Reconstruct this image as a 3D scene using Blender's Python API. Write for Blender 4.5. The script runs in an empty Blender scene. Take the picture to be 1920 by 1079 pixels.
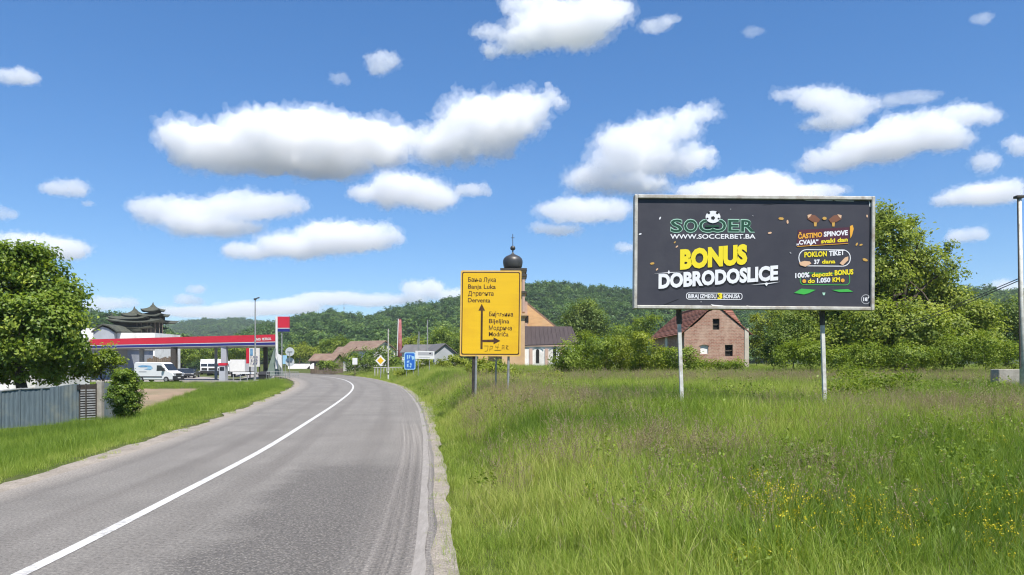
import bpy, bmesh, math, random
import numpy as np
from mathutils import Vector, Matrix

random.seed(7)
RNG = np.random.default_rng(7)
SC = bpy.context.scene
COL = SC.collection
R = math.radians

# ------------------------------------------------------------------ camera, sky, sun, exposure
F, UC, VH, HC = 1390.0, 960.0, 685.0, 1.65        # focal length in photo pixels, principal column, horizon row, eye height
cam = bpy.data.objects.new('camera', bpy.data.cameras.new('camera'))
COL.objects.link(cam)
cam.location = (0, 0, HC)
cam.rotation_euler = (R(90), 0, 0)
cam.data.sensor_width = 36
cam.data.lens = F / 1920 * 36
cam.data.shift_y = (VH - 539.5) / 1920
cam.data.clip_start = 0.1
cam.data.clip_end = 90000
SC.camera = cam

SUN_EL, SUN_AZ = R(60), R(151)                      # azimuth clockwise from +Y (view direction): behind and to the right
sd = Vector((math.sin(SUN_AZ) * math.cos(SUN_EL), math.cos(SUN_AZ) * math.cos(SUN_EL), math.sin(SUN_EL)))
W = bpy.data.worlds.new('World')
SC.world = W
W.use_nodes = True
wn = W.node_tree
sky = wn.nodes.new('ShaderNodeTexSky')
sky.sky_type = 'NISHITA'
sky.sun_disc = False
sky.sun_elevation = SUN_EL
sky.sun_rotation = SUN_AZ
sky.altitude = 150
sky.air_density = 0.85
sky.dust_density = 0.25
sky.ozone_density = 1.6
bg = wn.nodes['Background']
bg.inputs['Strength'].default_value = 0.15
hs = wn.nodes.new('ShaderNodeHueSaturation')
hs.inputs['Saturation'].default_value = 1.45
gm_ = wn.nodes.new('ShaderNodeGamma')
gm_.inputs[1].default_value = 0.74
wn.links.new(sky.outputs[0], gm_.inputs[0])
wn.links.new(gm_.outputs[0], hs.inputs['Color'])
wb_ = wn.nodes.new('ShaderNodeMix')
wb_.data_type = 'RGBA'; wb_.blend_type = 'MULTIPLY'; wb_.inputs[0].default_value = 1.0
wb_.inputs[7].default_value = (0.53, 0.67, 0.83, 1)
wn.links.new(hs.outputs[0], wb_.inputs[6])
wn.links.new(wb_.outputs[2], bg.inputs['Color'])
sun = bpy.data.objects.new('sun', bpy.data.lights.new('sun', 'SUN'))
COL.objects.link(sun)
sun.data.energy = 4.25
sun.data.angle = R(0.53)
sun.data.color = (1.0, 0.955, 0.88)
sun.rotation_euler = sd.to_track_quat('Z', 'Y').to_euler()
SC.view_settings.view_transform = 'Standard'
SC.view_settings.look = 'None'
SC.view_settings.exposure = 0.97
SC.view_settings.gamma = 1
SC.view_settings.use_curve_mapping = False
SC.cycles.filter_width = 1.15
SC.cycles.max_bounces = 18
SC.cycles.diffuse_bounces = 3
SC.cycles.glossy_bounces = 2
SC.cycles.transmission_bounces = 3
SC.cycles.volume_bounces = 10
SC.cycles.transparent_max_bounces = 24
SC.cycles.sample_clamp_indirect = 6

# ------------------------------------------------------------------ helpers
def at(u, v, Y):
    return Vector(((u - UC) / F * Y, Y, HC + (VH - v) / F * Y))

def ux(u, Y):
    return (u - UC) / F * Y

ORG = {}

def tag(o, label=None, cat=None, group=None, kind=None):
    for k, v in (('label', label), ('category', cat), ('group', group), ('kind', kind)):
        if v:
            o[k] = v
    return o

def thing(name, label, cat, loc, group=None):
    o = bpy.data.objects.new(name, None)
    o.empty_display_size = 0.2
    COL.objects.link(o)
    o.location = loc
    ORG[o.name] = Vector(loc)
    return tag(o, label, cat, group)

class MB:
    def __init__(s, xf=None):
        s.v, s.f, s.xf = [], [], xf
    def add(s, vs, fs):
        n = len(s.v)
        s.v += [Vector(p) for p in vs]
        s.f += [tuple(i + n for i in f) for f in fs]
        return s
    def bx(s, x0, x1, y0, y1, z0, z1):
        return s.add([(x0, y0, z0), (x1, y0, z0), (x1, y1, z0), (x0, y1, z0), (x0, y0, z1), (x1, y0, z1), (x1, y1, z1), (x0, y1, z1)],
                     [(0, 3, 2, 1), (4, 5, 6, 7), (0, 1, 5, 4), (1, 2, 6, 5), (2, 3, 7, 6), (3, 0, 4, 7)])
    def tube(s, p0, p1, r0, r1=None, n=8):
        p0, p1 = Vector(p0), Vector(p1)
        r1 = r0 if r1 is None else r1
        d = (p1 - p0).normalized()
        a = d.orthogonal().normalized()
        b = d.cross(a)
        vs = []
        for p, r in ((p0, r0), (p1, r1)):
            vs += [p + (a * math.cos(2 * math.pi * i / n) + b * math.sin(2 * math.pi * i / n)) * r for i in range(n)]
        fs = [(i, (i + 1) % n, n + (i + 1) % n, n + i) for i in range(n)] + [tuple(range(n))[::-1], tuple(range(n, 2 * n))]
        return s.add(vs, fs)
    def path(s, pts, radii, n=6):
        for i in range(len(pts) - 1):
            s.tube(pts[i], pts[i + 1], radii[i], radii[i + 1], n)
        return s
    def lathe(s, c, prof, n=16):
        c = Vector(c)
        k = len(prof)
        vs = [c + Vector((r * math.cos(2 * math.pi * i / n), r * math.sin(2 * math.pi * i / n), z)) for r, z in prof for i in range(n)]
        fs = [(j * n + i, j * n + (i + 1) % n, (j + 1) * n + (i + 1) % n, (j + 1) * n + i) for j in range(k - 1) for i in range(n)]
        fs += [tuple(range(n))[::-1], tuple(range((k - 1) * n, k * n))]
        return s.add(vs, fs)
    def prism(s, a, b):
        n = len(a)
        return s.add(list(a) + list(b), [tuple(range(n)), tuple(range(n, 2 * n))[::-1]] + [(i, n + i, n + (i + 1) % n, (i + 1) % n) for i in range(n)])
    def build(s, name, mat, parent=None, smooth=False, loc=None, bevel=0):
        org = ORG[parent.name] if parent is not None else Vector(loc or (0, 0, 0))
        me = bpy.data.meshes.new(name)
        pts = [(s.xf @ p if s.xf else p) - org for p in s.v]
        me.from_pydata([tuple(p) for p in pts], [], s.f)
        bm = bmesh.new()
        bm.from_mesh(me)
        bmesh.ops.recalc_face_normals(bm, faces=bm.faces)
        if bevel:
            bmesh.ops.bevel(bm, geom=[e for e in bm.edges if e.calc_length() > bevel * 3], offset=bevel, segments=1, affect='EDGES', clamp_overlap=True)
        bm.to_mesh(me)
        bm.free()
        if smooth:
            me.polygons.foreach_set('use_smooth', [True] * len(me.polygons))
        return link(name, me, mat, parent, loc)

def link(name, me, mat, parent=None, loc=None):
    if mat is not None and not me.materials:
        me.materials.append(mat)
    o = bpy.data.objects.new(name, me)
    COL.objects.link(o)
    if parent is not None:
        o.parent = parent
        ORG[o.name] = ORG[parent.name]
    else:
        if loc is not None:
            o.location = loc
        ORG[o.name] = Vector(loc or (0, 0, 0))
    return o

def share(o, name, parent, loc=(0, 0, 0), rotz=0):
    c = o.copy()
    c.name = name
    COL.objects.link(c)
    c.parent = parent
    c.location = loc
    c.rotation_euler = (0, 0, rotz)
    return c

def smooth(t, a, b):
    t = np.clip((t - a) / (b - a), 0, 1)
    return t * t * (3 - 2 * t)

# value noise in 2D for placing things
_NT = RNG.random((256, 256))
def vnoise(x, y):
    x = np.asarray(x, float); y = np.asarray(y, float)
    xi = np.floor(x).astype(int); yi = np.floor(y).astype(int)
    fx = x - xi; fy = y - yi
    fx = fx * fx * (3 - 2 * fx); fy = fy * fy * (3 - 2 * fy)
    g = lambda a, b: _NT[a % 256, b % 256]
    return (g(xi, yi) * (1 - fx) + g(xi + 1, yi) * fx) * (1 - fy) + (g(xi, yi + 1) * (1 - fx) + g(xi + 1, yi + 1) * fx) * fy
def fbm(x, y, o=4):
    t, a, n = 0, 0.5, 0
    for i in range(o):
        t = t + a * vnoise(x * 2 ** i + 17.3 * i, y * 2 ** i + 9.1 * i); n += a; a *= 0.5
    return t / n

# ------------------------------------------------------------------ materials
def nd(nt, t, ins=None, **props):
    n = nt.nodes.new(t)
    for k, v in props.items():
        setattr(n, k, v)
    for k, v in (ins or {}).items():
        if isinstance(v, bpy.types.NodeSocket):
            nt.links.new(v, n.inputs[k])
        else:
            n.inputs[k].default_value = v
    return n

def newmat(name):
    m = bpy.data.materials.new(name)
    m.use_nodes = True
    m.node_tree.nodes.clear()
    out = m.node_tree.nodes.new('ShaderNodeOutputMaterial')
    return m, m.node_tree, out

def rgba(c):
    return (c[0], c[1], c[2], 1)

def mixc(nt, f, a, b, mode='MIX'):
    n = nt.nodes.new('ShaderNodeMix')
    n.data_type = 'RGBA'
    n.blend_type = mode
    for i, v in ((0, f), (6, a), (7, b)):
        if isinstance(v, bpy.types.NodeSocket):
            nt.links.new(v, n.inputs[i])
        elif i == 0:
            n.inputs[0].default_value = v
        else:
            n.inputs[i].default_value = rgba(v)
    return n.outputs[2]

def ramp(nt, f, stops):
    n = nt.nodes.new('ShaderNodeValToRGB')
    e = n.color_ramp.elements
    while len(e) < len(stops):
        e.new(0.5)
    for i, (p, c) in enumerate(stops):
        e[i].position = p
        e[i].color = rgba(c) if not isinstance(c, (int, float)) else (c, c, c, 1)
    nt.links.new(f, n.inputs[0])
    return n.outputs[0]

def math_(nt, op, a, b=0.0, c=None):
    n = nt.nodes.new('ShaderNodeMath')
    n.operation = op
    for i, v in enumerate((a, b) if c is None else (a, b, c)):
        if isinstance(v, bpy.types.NodeSocket):
            nt.links.new(v, n.inputs[i])
        else:
            n.inputs[i].default_value = v
    return n.outputs[0]

def noise(nt, vec, scale, detail=5, rough=0.55, dist=0.0):
    n = nd(nt, 'ShaderNodeTexNoise', {'Vector': vec, 'Scale': scale, 'Detail': detail, 'Roughness': rough, 'Distortion': dist})
    return n.outputs[0]

def mapping(nt, vec, scale):
    return nd(nt, 'ShaderNodeMapping', {'Vector': vec, 'Scale': scale}).outputs[0]

ALB = 0.84
def pmat(name, c1, c2=None, rough=0.6, metal=0.0, scale=4.0, bump=0.0, bscale=None, stretch=(1, 1, 1), lo=0.35, hi=0.65, spec=0.4, dirt=None):
    """Principled with two tones mixed by noise, grain and slight wear."""
    m, nt, out = newmat(name)
    tc = nd(nt, 'ShaderNodeTexCoord').outputs['Object']
    v = mapping(nt, tc, stretch)
    c1 = tuple(x * ALB for x in c1); c2 = tuple(x * ALB for x in c2) if c2 else tuple(x * 0.8 for x in c1)
    dirt = tuple(x * ALB for x in dirt) if dirt else None
    f = ramp(nt, noise(nt, v, scale, 6, 0.6), [(lo, 0.0), (hi, 1.0)])
    col = mixc(nt, f, c1, c2)
    if dirt:
        g = ramp(nt, noise(nt, tc, scale * 0.37, 7, 0.7), [(0.5, 0.0), (0.72, 1.0)])
        col = mixc(nt, g, col, dirt)
    p = nd(nt, 'ShaderNodeBsdfPrincipled', {'Base Color': col, 'Roughness': rough, 'Metallic': metal, 'Specular IOR Level': spec})
    if bump:
        b = nd(nt, 'ShaderNodeBump', {'Strength': min(1, bump), 'Distance': 0.02, 'Height': noise(nt, v, bscale or scale * 6, 5)})
        nt.links.new(b.outputs[0], p.inputs['Normal'])
    nt.links.new(p.outputs[0], out.inputs[0])
    return m

def leafmat(name, dark, mid, light, transl=0.35, instancer=False, blade=False, gloss=0.06):
    m, nt, out = newmat(name)
    a = nd(nt, 'ShaderNodeAttribute', attribute_name='tint')
    a.attribute_type = 'INSTANCER' if instancer else 'GEOMETRY'
    t = a.outputs['Fac']
    if instancer:
        b = nd(nt, 'ShaderNodeAttribute', attribute_name='leaf_tint')
        t = math_(nt, 'ADD', t, math_(nt, 'MULTIPLY_ADD', b.outputs['Fac'], 0.5, -0.25))
    col = ramp(nt, t, [(0.0, dark), (0.5, mid), (1.0, light)])
    d = nd(nt, 'ShaderNodeBsdfDiffuse', {'Color': col})
    tr = nd(nt, 'ShaderNodeBsdfTranslucent', {'Color': mixc(nt, 1.0, col, (1.0, 1.0, 0.55), 'MULTIPLY')})
    mx = nd(nt, 'ShaderNodeMixShader', {0: transl})
    nt.links.new(d.outputs[0], mx.inputs[1]); nt.links.new(tr.outputs[0], mx.inputs[2])
    g = nd(nt, 'ShaderNodeBsdfGlossy', {'Roughness': 0.5, 'Color': (0.9, 0.95, 0.9, 1)})
    m2 = nd(nt, 'ShaderNodeMixShader', {0: gloss})
    nt.links.new(mx.outputs[0], m2.inputs[1]); nt.links.new(g.outputs[0], m2.inputs[2])
    nt.links.new(m2.outputs[0], out.inputs[0])
    return m

M = {}
M['bark'] = pmat('bark', (0.13, 0.10, 0.075), (0.06, 0.045, 0.03), 0.9, scale=6, bump=0.8, stretch=(4, 4, 1))
M['galv'] = pmat('galvanised_steel', (0.42, 0.43, 0.42), (0.3, 0.31, 0.3), 0.5, 0.35, 9, 0.1, dirt=(0.22, 0.17, 0.12))
M['darksteel'] = pmat('dark_steel', (0.05, 0.045, 0.04), (0.09, 0.075, 0.06), 0.7, 0.2, 8)
M['postpaint'] = pmat('pale_post_paint', (0.76, 0.75, 0.70), (0.58, 0.57, 0.52), 0.6, 0.0, 7, 0.15, dirt=(0.34, 0.29, 0.22))
M['frame'] = pmat('weathered_frame_paint', (0.62, 0.60, 0.55), (0.44, 0.42, 0.37), 0.6, 0.1, 6, 0.2, dirt=(0.27, 0.2, 0.14))
M['concrete'] = pmat('concrete', (0.42, 0.39, 0.34), (0.3, 0.28, 0.24), 0.9, scale=3, bump=0.5, dirt=(0.2, 0.18, 0.14))
M['white'] = pmat('white_paint', (0.8, 0.79, 0.77), (0.72, 0.71, 0.68), 0.55, scale=2)
M['carwhite'] = pmat('white_car_paint', (0.82, 0.82, 0.82), (0.78, 0.78, 0.78), 0.25, scale=1, spec=0.6)
M['plaster'] = pmat('white_plaster', (0.92, 0.9, 0.86), (0.82, 0.79, 0.74), 0.85, scale=0.8, bump=0.3, dirt=(0.5, 0.46, 0.4))
M['greywall'] = pmat('grey_render_wall', (0.42, 0.44, 0.47), (0.36, 0.38, 0.4), 0.85, scale=0.6)
M['glass'] = pmat('dark_glass', (0.02, 0.025, 0.03), (0.03, 0.035, 0.04), 0.08, scale=1, spec=0.8)
M['black'] = pmat('black_rubber', (0.015, 0.015, 0.016), (0.03, 0.03, 0.03), 0.8, scale=6)
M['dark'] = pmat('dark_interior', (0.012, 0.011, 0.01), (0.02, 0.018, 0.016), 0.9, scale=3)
M['red'] = pmat('red_cladding', (0.62, 0.025, 0.05), (0.55, 0.02, 0.045), 0.4, scale=0.4)
M['navy'] = pmat('blue_cladding', (0.025, 0.03, 0.2), (0.02, 0.025, 0.16), 0.4, scale=0.4)
M['bluesign'] = pmat('blue_sign_face', (0.02, 0.14, 0.55), (0.02, 0.12, 0.48), 0.4, scale=2)

# ------------------------------------------------------------------ road geometry (edges as functions of distance)
def table(pts):
    y = np.array([p[0] for p in pts], float); x = np.array([p[1] for p in pts], float)
    yy = np.arange(-20, 231, 0.5)
    # natural-ish smooth interpolation: linear then blurred with a width that grows with distance
    sl0 = (x[1] - x[0]) / (y[1] - y[0]); sl1 = (x[-1] - x[-2]) / (y[-1] - y[-2])
    xl = np.interp(yy, y, x)
    xl = np.where(yy < y[0], x[0] + (yy - y[0]) * sl0, xl)
    xl = np.where(yy > y[-1], x[-1] + (yy - y[-1]) * sl1, xl)
    out = np.empty_like(xl)
    for i, q in enumerate(yy):
        wd = 0.6 + 0.12 * max(q, 0)
        w = np.exp(-((yy - q) / wd) ** 2)
        # local linear fit keeps the ends straight
        d = yy - q
        s0, s1, s2 = w.sum(), (w * d).sum(), (w * d * d).sum()
        b0, b1 = (w * xl).sum(), (w * d * xl).sum()
        out[i] = (b0 * s2 - b1 * s1) / (s0 * s2 - s1 * s1)
    return lambda q: np.interp(q, yy, out)

Cx = table([(-8, -3.3), (5.82, -3.82), (13.9, -4.73), (17.4, -5.26), (23.3, -6.18), (30.8, -7.35), (44.1, -9.6), (55.9, -11.9), (65.5, -14.1), (81.9, -18.4), (92.9, -21.7), (114.7, -29.8), (135, -40), (170, -62), (210, -92)])
Rx = table([(-8, 0.0), (5.82, -0.71), (12.7, -1.46), (18.5, -2.16), (28.7, -3.57), (39.5, -5.35), (55.9, -8.3), (88, -16.4), (110, -23.5), (143, -35.5), (175, -56), (215, -88)])
Lx = table([(-8, -5.7), (5.8, -6.2), (9.64, -6.6), (12.33, -6.9), (15.5, -7.4), (21.4, -8.5), (46.8, -13.9), (62, -17.6), (79, -22.8), (104, -31.5), (130, -45), (170, -70), (210, -100)])

def gz(x, y):
    """height of the land"""
    x = np.asarray(x, float); y = np.asarray(y, float)
    yy = np.clip(y, -20, 215)
    sr = x - Rx(yy); sl = Lx(yy) - x
    g = np.interp(y, [-10, 0, 5, 16, 22, 40, 80, 150, 300], [0.05, 0.1, 0.2, 0.62, 0.74, 0.88, 1.2, 1.5, 2.2])
    wide = np.interp(y, [0, 20, 60, 120], [2.6, 1.7, 3.5, 8.0])
    z = -0.05 + (g + 0.05) * smooth(sr, 0.3, 0.3 + wide) - np.interp(y, [0, 26, 36, 62], [0.85, 0.8, 0.7, 0.47]) * smooth(sl, 0.7, 5.5)
    bumps = (fbm(x * 0.35, y * 0.35, 3) - 0.5) * 0.16 * (smooth(sr, 0.5, 2.5) + 0.6 * smooth(sl, 1.2, 3.0))
    return z + bumps * np.clip(1 - y / 120, 0, 1)

def gzf(x, y):
    return float(gz(x, y))

# ------------------------------------------------------------------ setting: ground, road, shoulders, markings
def grid_mesh(name, X, Y, Z, mat, uv=None, loc=None):
    n, k = X.shape
    me = bpy.data.meshes.new(name)
    vs = np.stack([X, Y, Z], -1).reshape(-1, 3)
    idx = np.arange(n * k).reshape(n, k)
    fs = np.stack([idx[:-1, :-1], idx[:-1, 1:], idx[1:, 1:], idx[1:, :-1]], -1).reshape(-1, 4)
    me.vertices.add(len(vs)); me.vertices.foreach_set('co', vs.ravel())
    me.loops.add(fs.size); me.loops.foreach_set('vertex_index', fs.ravel().astype(np.int32))
    me.polygons.add(len(fs)); me.polygons.foreach_set('loop_start', np.arange(0, fs.size, 4).astype(np.int32))
    me.update(calc_edges=True)
    me.polygons.foreach_set('use_smooth', np.ones(len(fs), bool))
    if uv is not None:
        l = me.uv_layers.new(name='UVMap')
        l.data.foreach_set('uv', uv.reshape(-1, 2)[fs.ravel()].ravel())
    return link(name, me, mat, None, loc)

# ground
m, nt, out = newmat('ground_soil_and_turf')
pos = nd(nt, 'ShaderNodeNewGeometry').outputs['Position']
c = mixc(nt, ramp(nt, noise(nt, pos, 0.35, 8, 0.65), [(0.35, 0.0), (0.65, 1.0)]), (0.075, 0.105, 0.022), (0.10, 0.095, 0.04))
c = mixc(nt, ramp(nt, noise(nt, pos, 6.0, 6, 0.7), [(0.4, 0.0), (0.7, 1.0)]), c, (0.05, 0.07, 0.016))
p = nd(nt, 'ShaderNodeBsdfPrincipled', {'Base Color': c, 'Roughness': 0.95, 'Specular IOR Level': 0.1})
b = nd(nt, 'ShaderNodeBump', {'Strength': 0.8, 'Distance': 0.05, 'Height': noise(nt, pos, 14, 6)})
nt.links.new(b.outputs[0], p.inputs['Normal'])
nt.links.new(p.outputs[0], out.inputs[0])
M['ground'] = m
xs = np.concatenate([-np.geomspace(30, 2600, 40)[::-1], np.arange(-29.6, 30, 0.4), np.geomspace(30, 2600, 40)])
ys = np.concatenate([-np.geomspace(12, 600, 14)[::-1], np.arange(-11.6, 60, 0.4), np.arange(60, 240, 3), np.geomspace(240, 2600, 40)])
X, Y = np.meshgrid(xs, ys)
g = grid_mesh('ground', X, Y, gz(X, Y), M['ground'])
tag(g, kind='structure')

# asphalt
m, nt, out = newmat('worn_asphalt')
uvn = nd(nt, 'ShaderNodeUVMap', uv_map='UVMap').outputs[0]
sep = nd(nt, 'ShaderNodeSeparateXYZ', {0: uvn})
U, V = sep.outputs[0], sep.outputs[1]
big = noise(nt, uvn, 0.5, 6, 0.6)
c = mixc(nt, ramp(nt, big, [(0.35, 0.0), (0.65, 1.0)]), (0.158, 0.146, 0.131), (0.197, 0.182, 0.164))
# long streaks along the lane
st = noise(nt, mapping(nt, uvn, (3.0, 0.12, 1)), 1.0, 5, 0.6)
c = mixc(nt, ramp(nt, st, [(0.42, 0.0), (0.7, 0.28)]), c, (0.122, 0.110, 0.099))
# wheel paths
tr = math_(nt, 'COSINE', math_(nt, 'MULTIPLY', math_(nt, 'ADD', U, 0.95), 4.1))
trn = math_(nt, 'MULTIPLY', tr, math_(nt, 'ADD', st, 0.1))
c = mixc(nt, ramp(nt, trn, [(0.25, 0.0), (0.75, 0.6)]), c, (0.125, 0.113, 0.101))
# coarse resurfaced patch in the near right lane
wob = math_(nt, 'MULTIPLY', math_(nt, 'SUBTRACT', noise(nt, uvn, 0.9, 5, 0.6), 0.5), 1.6)
pu = math_(nt, 'ADD', U, wob)
pm = ramp(nt, pu, [(0.0, 0.0), (1.0, 1.0)])
in_u = nd(nt, 'ShaderNodeMapRange', {0: pu, 1: 0.9, 2: 1.35, 3: 0.0, 4: 1.0}).outputs[0]
in_v = nd(nt, 'ShaderNodeMapRange', {0: math_(nt, 'ADD', V, math_(nt, 'MULTIPLY', wob, 1.5)), 1: 13.0, 2: 11.5, 3: 0.0, 4: 1.0}).outputs[0]
patch = math_(nt, 'MULTIPLY', in_u, in_v)
agg = nd(nt, 'ShaderNodeTexVoronoi', {'Vector': uvn, 'Scale': 38.0}).outputs['Distance']
aggc = ramp(nt, agg, [(0.1, (0.24, 0.22, 0.195)), (0.5, (0.092, 0.084, 0.077))])
c = mixc(nt, math_(nt, 'MULTIPLY', patch, 0.8), c, aggc)
# dusty, rutted strip along the right edge
edge = nd(nt, 'ShaderNodeMapRange', {0: math_(nt, 'ADD', U, math_(nt, 'MULTIPLY', wob, 0.25)), 1: 2.42, 2: 2.72, 3: 0.0, 4: 1.0}).outputs[0]
near = nd(nt, 'ShaderNodeMapRange', {0: V, 1: 22.0, 2: 17.0, 3: 0.35, 4: 1.0}).outputs[0]
rut = noise(nt, mapping(nt, uvn, (15.0, 0.07, 1)), 1.0, 5, 0.65, 0.12)
rutc = ramp(nt, rut, [(0.38, (0.13, 0.116, 0.104)), (0.52, (0.21, 0.188, 0.168)), (0.66, (0.31, 0.282, 0.255))])
c = mixc(nt, math_(nt, 'MULTIPLY', math_(nt, 'MULTIPLY', edge, near), 0.5), c, rutc)
# dust along the left edge
le = nd(nt, 'ShaderNodeMapRange', {0: math_(nt, 'ADD', U, math_(nt, 'MULTIPLY', wob, 0.3)), 1: -2.35, 2: -2.98, 3: 0.0, 4: 0.75}).outputs[0]
c = mixc(nt, le, c, (0.27, 0.24, 0.208))
# grain and cracks
gr = noise(nt, uvn, 90.0, 3, 0.7)
c = mixc(nt, 0.6, c, ramp(nt, gr, [(0.3, 0.28), (0.7, 0.75)]), 'OVERLAY')
gr2 = noise(nt, uvn, 26.0, 4, 0.75)
c = mixc(nt, 0.85, c, ramp(nt, gr2, [(0.3, 0.22), (0.7, 0.78)]), 'OVERLAY')
spots_ = ramp(nt, noise(nt, uvn, 1.7, 6, 0.8), [(0.62, 0.0), (0.72, 0.35)])
c = mixc(nt, spots_, c, (0.09, 0.083, 0.077))
vw = nd(nt, 'ShaderNodeTexVoronoi', {'Vector': nd(nt, 'ShaderNodeVectorMath', {0: uvn, 1: nd(nt, 'ShaderNodeTexNoise', {'Vector': uvn, 'Scale': 1.2, 'Detail': 5.0}).outputs[1]}, operation='ADD').outputs[0], 'Scale': 0.33}, feature='DISTANCE_TO_EDGE').outputs['Distance']
ck = ramp(nt, vw, [(0.0, 0.5), (0.006, 0.0)])
ckm = math_(nt, 'MULTIPLY', ck, ramp(nt, noise(nt, uvn, 0.23, 3), [(0.5, 0.0), (0.62, 1.0)]))
c = mixc(nt, ckm, c, (0.07, 0.065, 0.06))
p = nd(nt, 'ShaderNodeBsdfPrincipled', {'Base Color': c, 'Roughness': 0.85, 'Specular IOR Level': 0.3})
hb = math_(nt, 'ADD', math_(nt, 'MULTIPLY', math_(nt, 'ADD', gr, noise(nt, uvn, 26.0, 4, 0.75)), 0.5), math_(nt, 'MULTIPLY', math_(nt, 'MULTIPLY', agg, -1.2), patch))
hb = math_(nt, 'ADD', hb, math_(nt, 'MULTIPLY', math_(nt, 'MULTIPLY', rut, edge), 1.2))
b = nd(nt, 'ShaderNodeBump', {'Strength': 0.7, 'Distance': 0.02, 'Height': hb})
nt.links.new(b.outputs[0], p.inputs['Normal'])
nt.links.new(p.outputs[0], out.inputs[0])
M['asphalt'] = m

ry = np.concatenate([np.arange(-12, 30, 0.5), np.arange(30, 80, 1.0), np.arange(80, 216, 2.0)])
fr = np.linspace(0, 1, 17)
Lr, Cr, Rr = Lx(ry), Cx(ry), Rx(ry)
edge_wob = (fbm(ry * 0.8, ry * 0 + 3, 4) - 0.5) * 0.16
edge_wob2 = (fbm(ry * 0.9, ry * 0 + 23, 4) - 0.5) * 0.12
X = np.where(fr[None, :] < 0.5, Lr[:, None] + edge_wob[:, None] * (fr[None, :] == 0) + (Cr - Lr)[:, None] * fr[None, :] * 2, Cr[:, None] + (Rr + 0.12 - Cr)[:, None] * (fr[None, :] - 0.5) * 2 + edge_wob2[:, None] * (fr[None, :] == 1))
Yg = np.repeat(ry[:, None], 17, 1)
slope = np.gradient(Cr, ry)
cosn = 1 / np.sqrt(1 + slope ** 2)
uu = (X - Cr[:, None]) * cosn[:, None]
uu = np.where(fr[None, :] < 0.5, -3.0 * (1 - 2 * fr[None, :]), uu)
arc = np.cumsum(np.concatenate([[0], np.sqrt(np.diff(ry) ** 2 + np.diff(Cr) ** 2)])) + ry[0]
uv = np.stack([uu, np.repeat(arc[:, None], 17, 1)], -1)
crown = 0.012 + 0.0 * fr
road = grid_mesh('road', X, Yg, np.zeros_like(X) + crown[None, :], M['asphalt'], uv)
tag(road, kind='structure')

def strip(name, xa, xb, yv, z, mat, n=2):
    f = np.linspace(0, 1, n)
    X = xa[:, None] + (xb - xa)[:, None] * f[None, :]
    Yv = np.repeat(yv[:, None], n, 1)
    Z = np.zeros_like(X) + (z[:, None] if hasattr(z, 'ndim') else z)
    a = np.cumsum(np.concatenate([[0], np.abs(np.diff(yv))]))
    return tag(grid_mesh(name, X, Yv, Z, mat, np.stack([X - xa[:, None], np.repeat(a[:, None], n, 1)], -1)), kind='structure')

m, nt, out = newmat('worn_white_road_paint')
pos = nd(nt, 'ShaderNodeNewGeometry').outputs['Position']
w = ramp(nt, noise(nt, pos, 11.0, 9, 0.8), [(0.42, 1.0), (0.55, 0.0)])
w2 = ramp(nt, noise(nt, pos, 1.1, 4, 0.6), [(0.35, 0.25), (0.7, 0.85)])
c = mixc(nt, math_(nt, 'MULTIPLY', w, w2), (0.56, 0.55, 0.53), (0.22, 0.205, 0.19))
p = nd(nt, 'ShaderNodeBsdfPrincipled', {'Base Color': c, 'Roughness': 0.7})
nt.links.new(p.outputs[0], out.inputs[0])
M['paint'] = m
m, nt, out = newmat('faded_edge_paint')
pos = nd(nt, 'ShaderNodeNewGeometry').outputs['Position']
w = ramp(nt, noise(nt, mapping(nt, pos, (8, 1.2, 1)), 2.5, 9, 0.8), [(0.3, 0.0), (0.62, 1.0)])
c = mixc(nt, w, (0.31, 0.285, 0.258), (0.20, 0.18, 0.16))
p = nd(nt, 'ShaderNodeBsdfPrincipled', {'Base Color': c, 'Roughness': 0.8})
nt.links.new(p.outputs[0], out.inputs[0])
M['edgepaint'] = m
ly = np.concatenate([np.arange(-12, 40, 0.5), np.arange(40, 112, 1.0)])
hw = 0.062 / np.cos(np.arctan(np.gradient(Cx(ly), ly)))
strip('road_marking', Cx(ly) - hw, Cx(ly) + hw, ly, 0.0165, M['paint'])
ly = np.concatenate([np.arange(-12, 40, 0.5), np.arange(40, 150, 1.0)])
wb = (fbm(ly * 1.7, ly * 0 + 50, 3) - 0.5) * 0.05
strip('road_marking', Rx(ly) - 0.06, Rx(ly) + 0.04 + wb, ly, 0.0165, M['edgepaint'])

# gravel shoulders
m, nt, out = newmat('dusty_gravel')
pos = nd(nt, 'ShaderNodeNewGeometry').outputs['Position']
vo = nd(nt, 'ShaderNodeTexVoronoi', {'Vector': pos, 'Scale': 55.0})
c = mixc(nt, ramp(nt, noise(nt, pos, 1.6, 7, 0.7), [(0.35, 0.0), (0.65, 1.0)]), (0.33, 0.29, 0.245), (0.23, 0.2, 0.168))
c = mixc(nt, 0.5, c, ramp(nt, nd(nt, 'ShaderNodeSeparateColor', {0: vo.outputs['Color']}).outputs[0], [(0.0, 0.25), (1.0, 0.75)]), 'SOFT_LIGHT')
c = mixc(nt, ramp(nt, noise(nt, pos, 9.0, 6, 0.7), [(0.5, 0.0), (0.68, 0.7)]), c, (0.18, 0.16, 0.115))
p = nd(nt, 'ShaderNodeBsdfPrincipled', {'Base Color': c, 'Roughness': 0.95, 'Specular IOR Level': 0.15})
b = nd(nt, 'ShaderNodeBump', {'Strength': 0.6, 'Distance': 0.02, 'Height': math_(nt, 'ADD', vo.outputs['Distance'], noise(nt, pos, 5.0, 6))})
nt.links.new(b.outputs[0], p.inputs['Normal'])
nt.links.new(p.outputs[0], out.inputs[0])
M['gravel'] = m
ly = np.concatenate([np.arange(-12, 40, 0.25), np.arange(40, 150, 1.0)])
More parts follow.
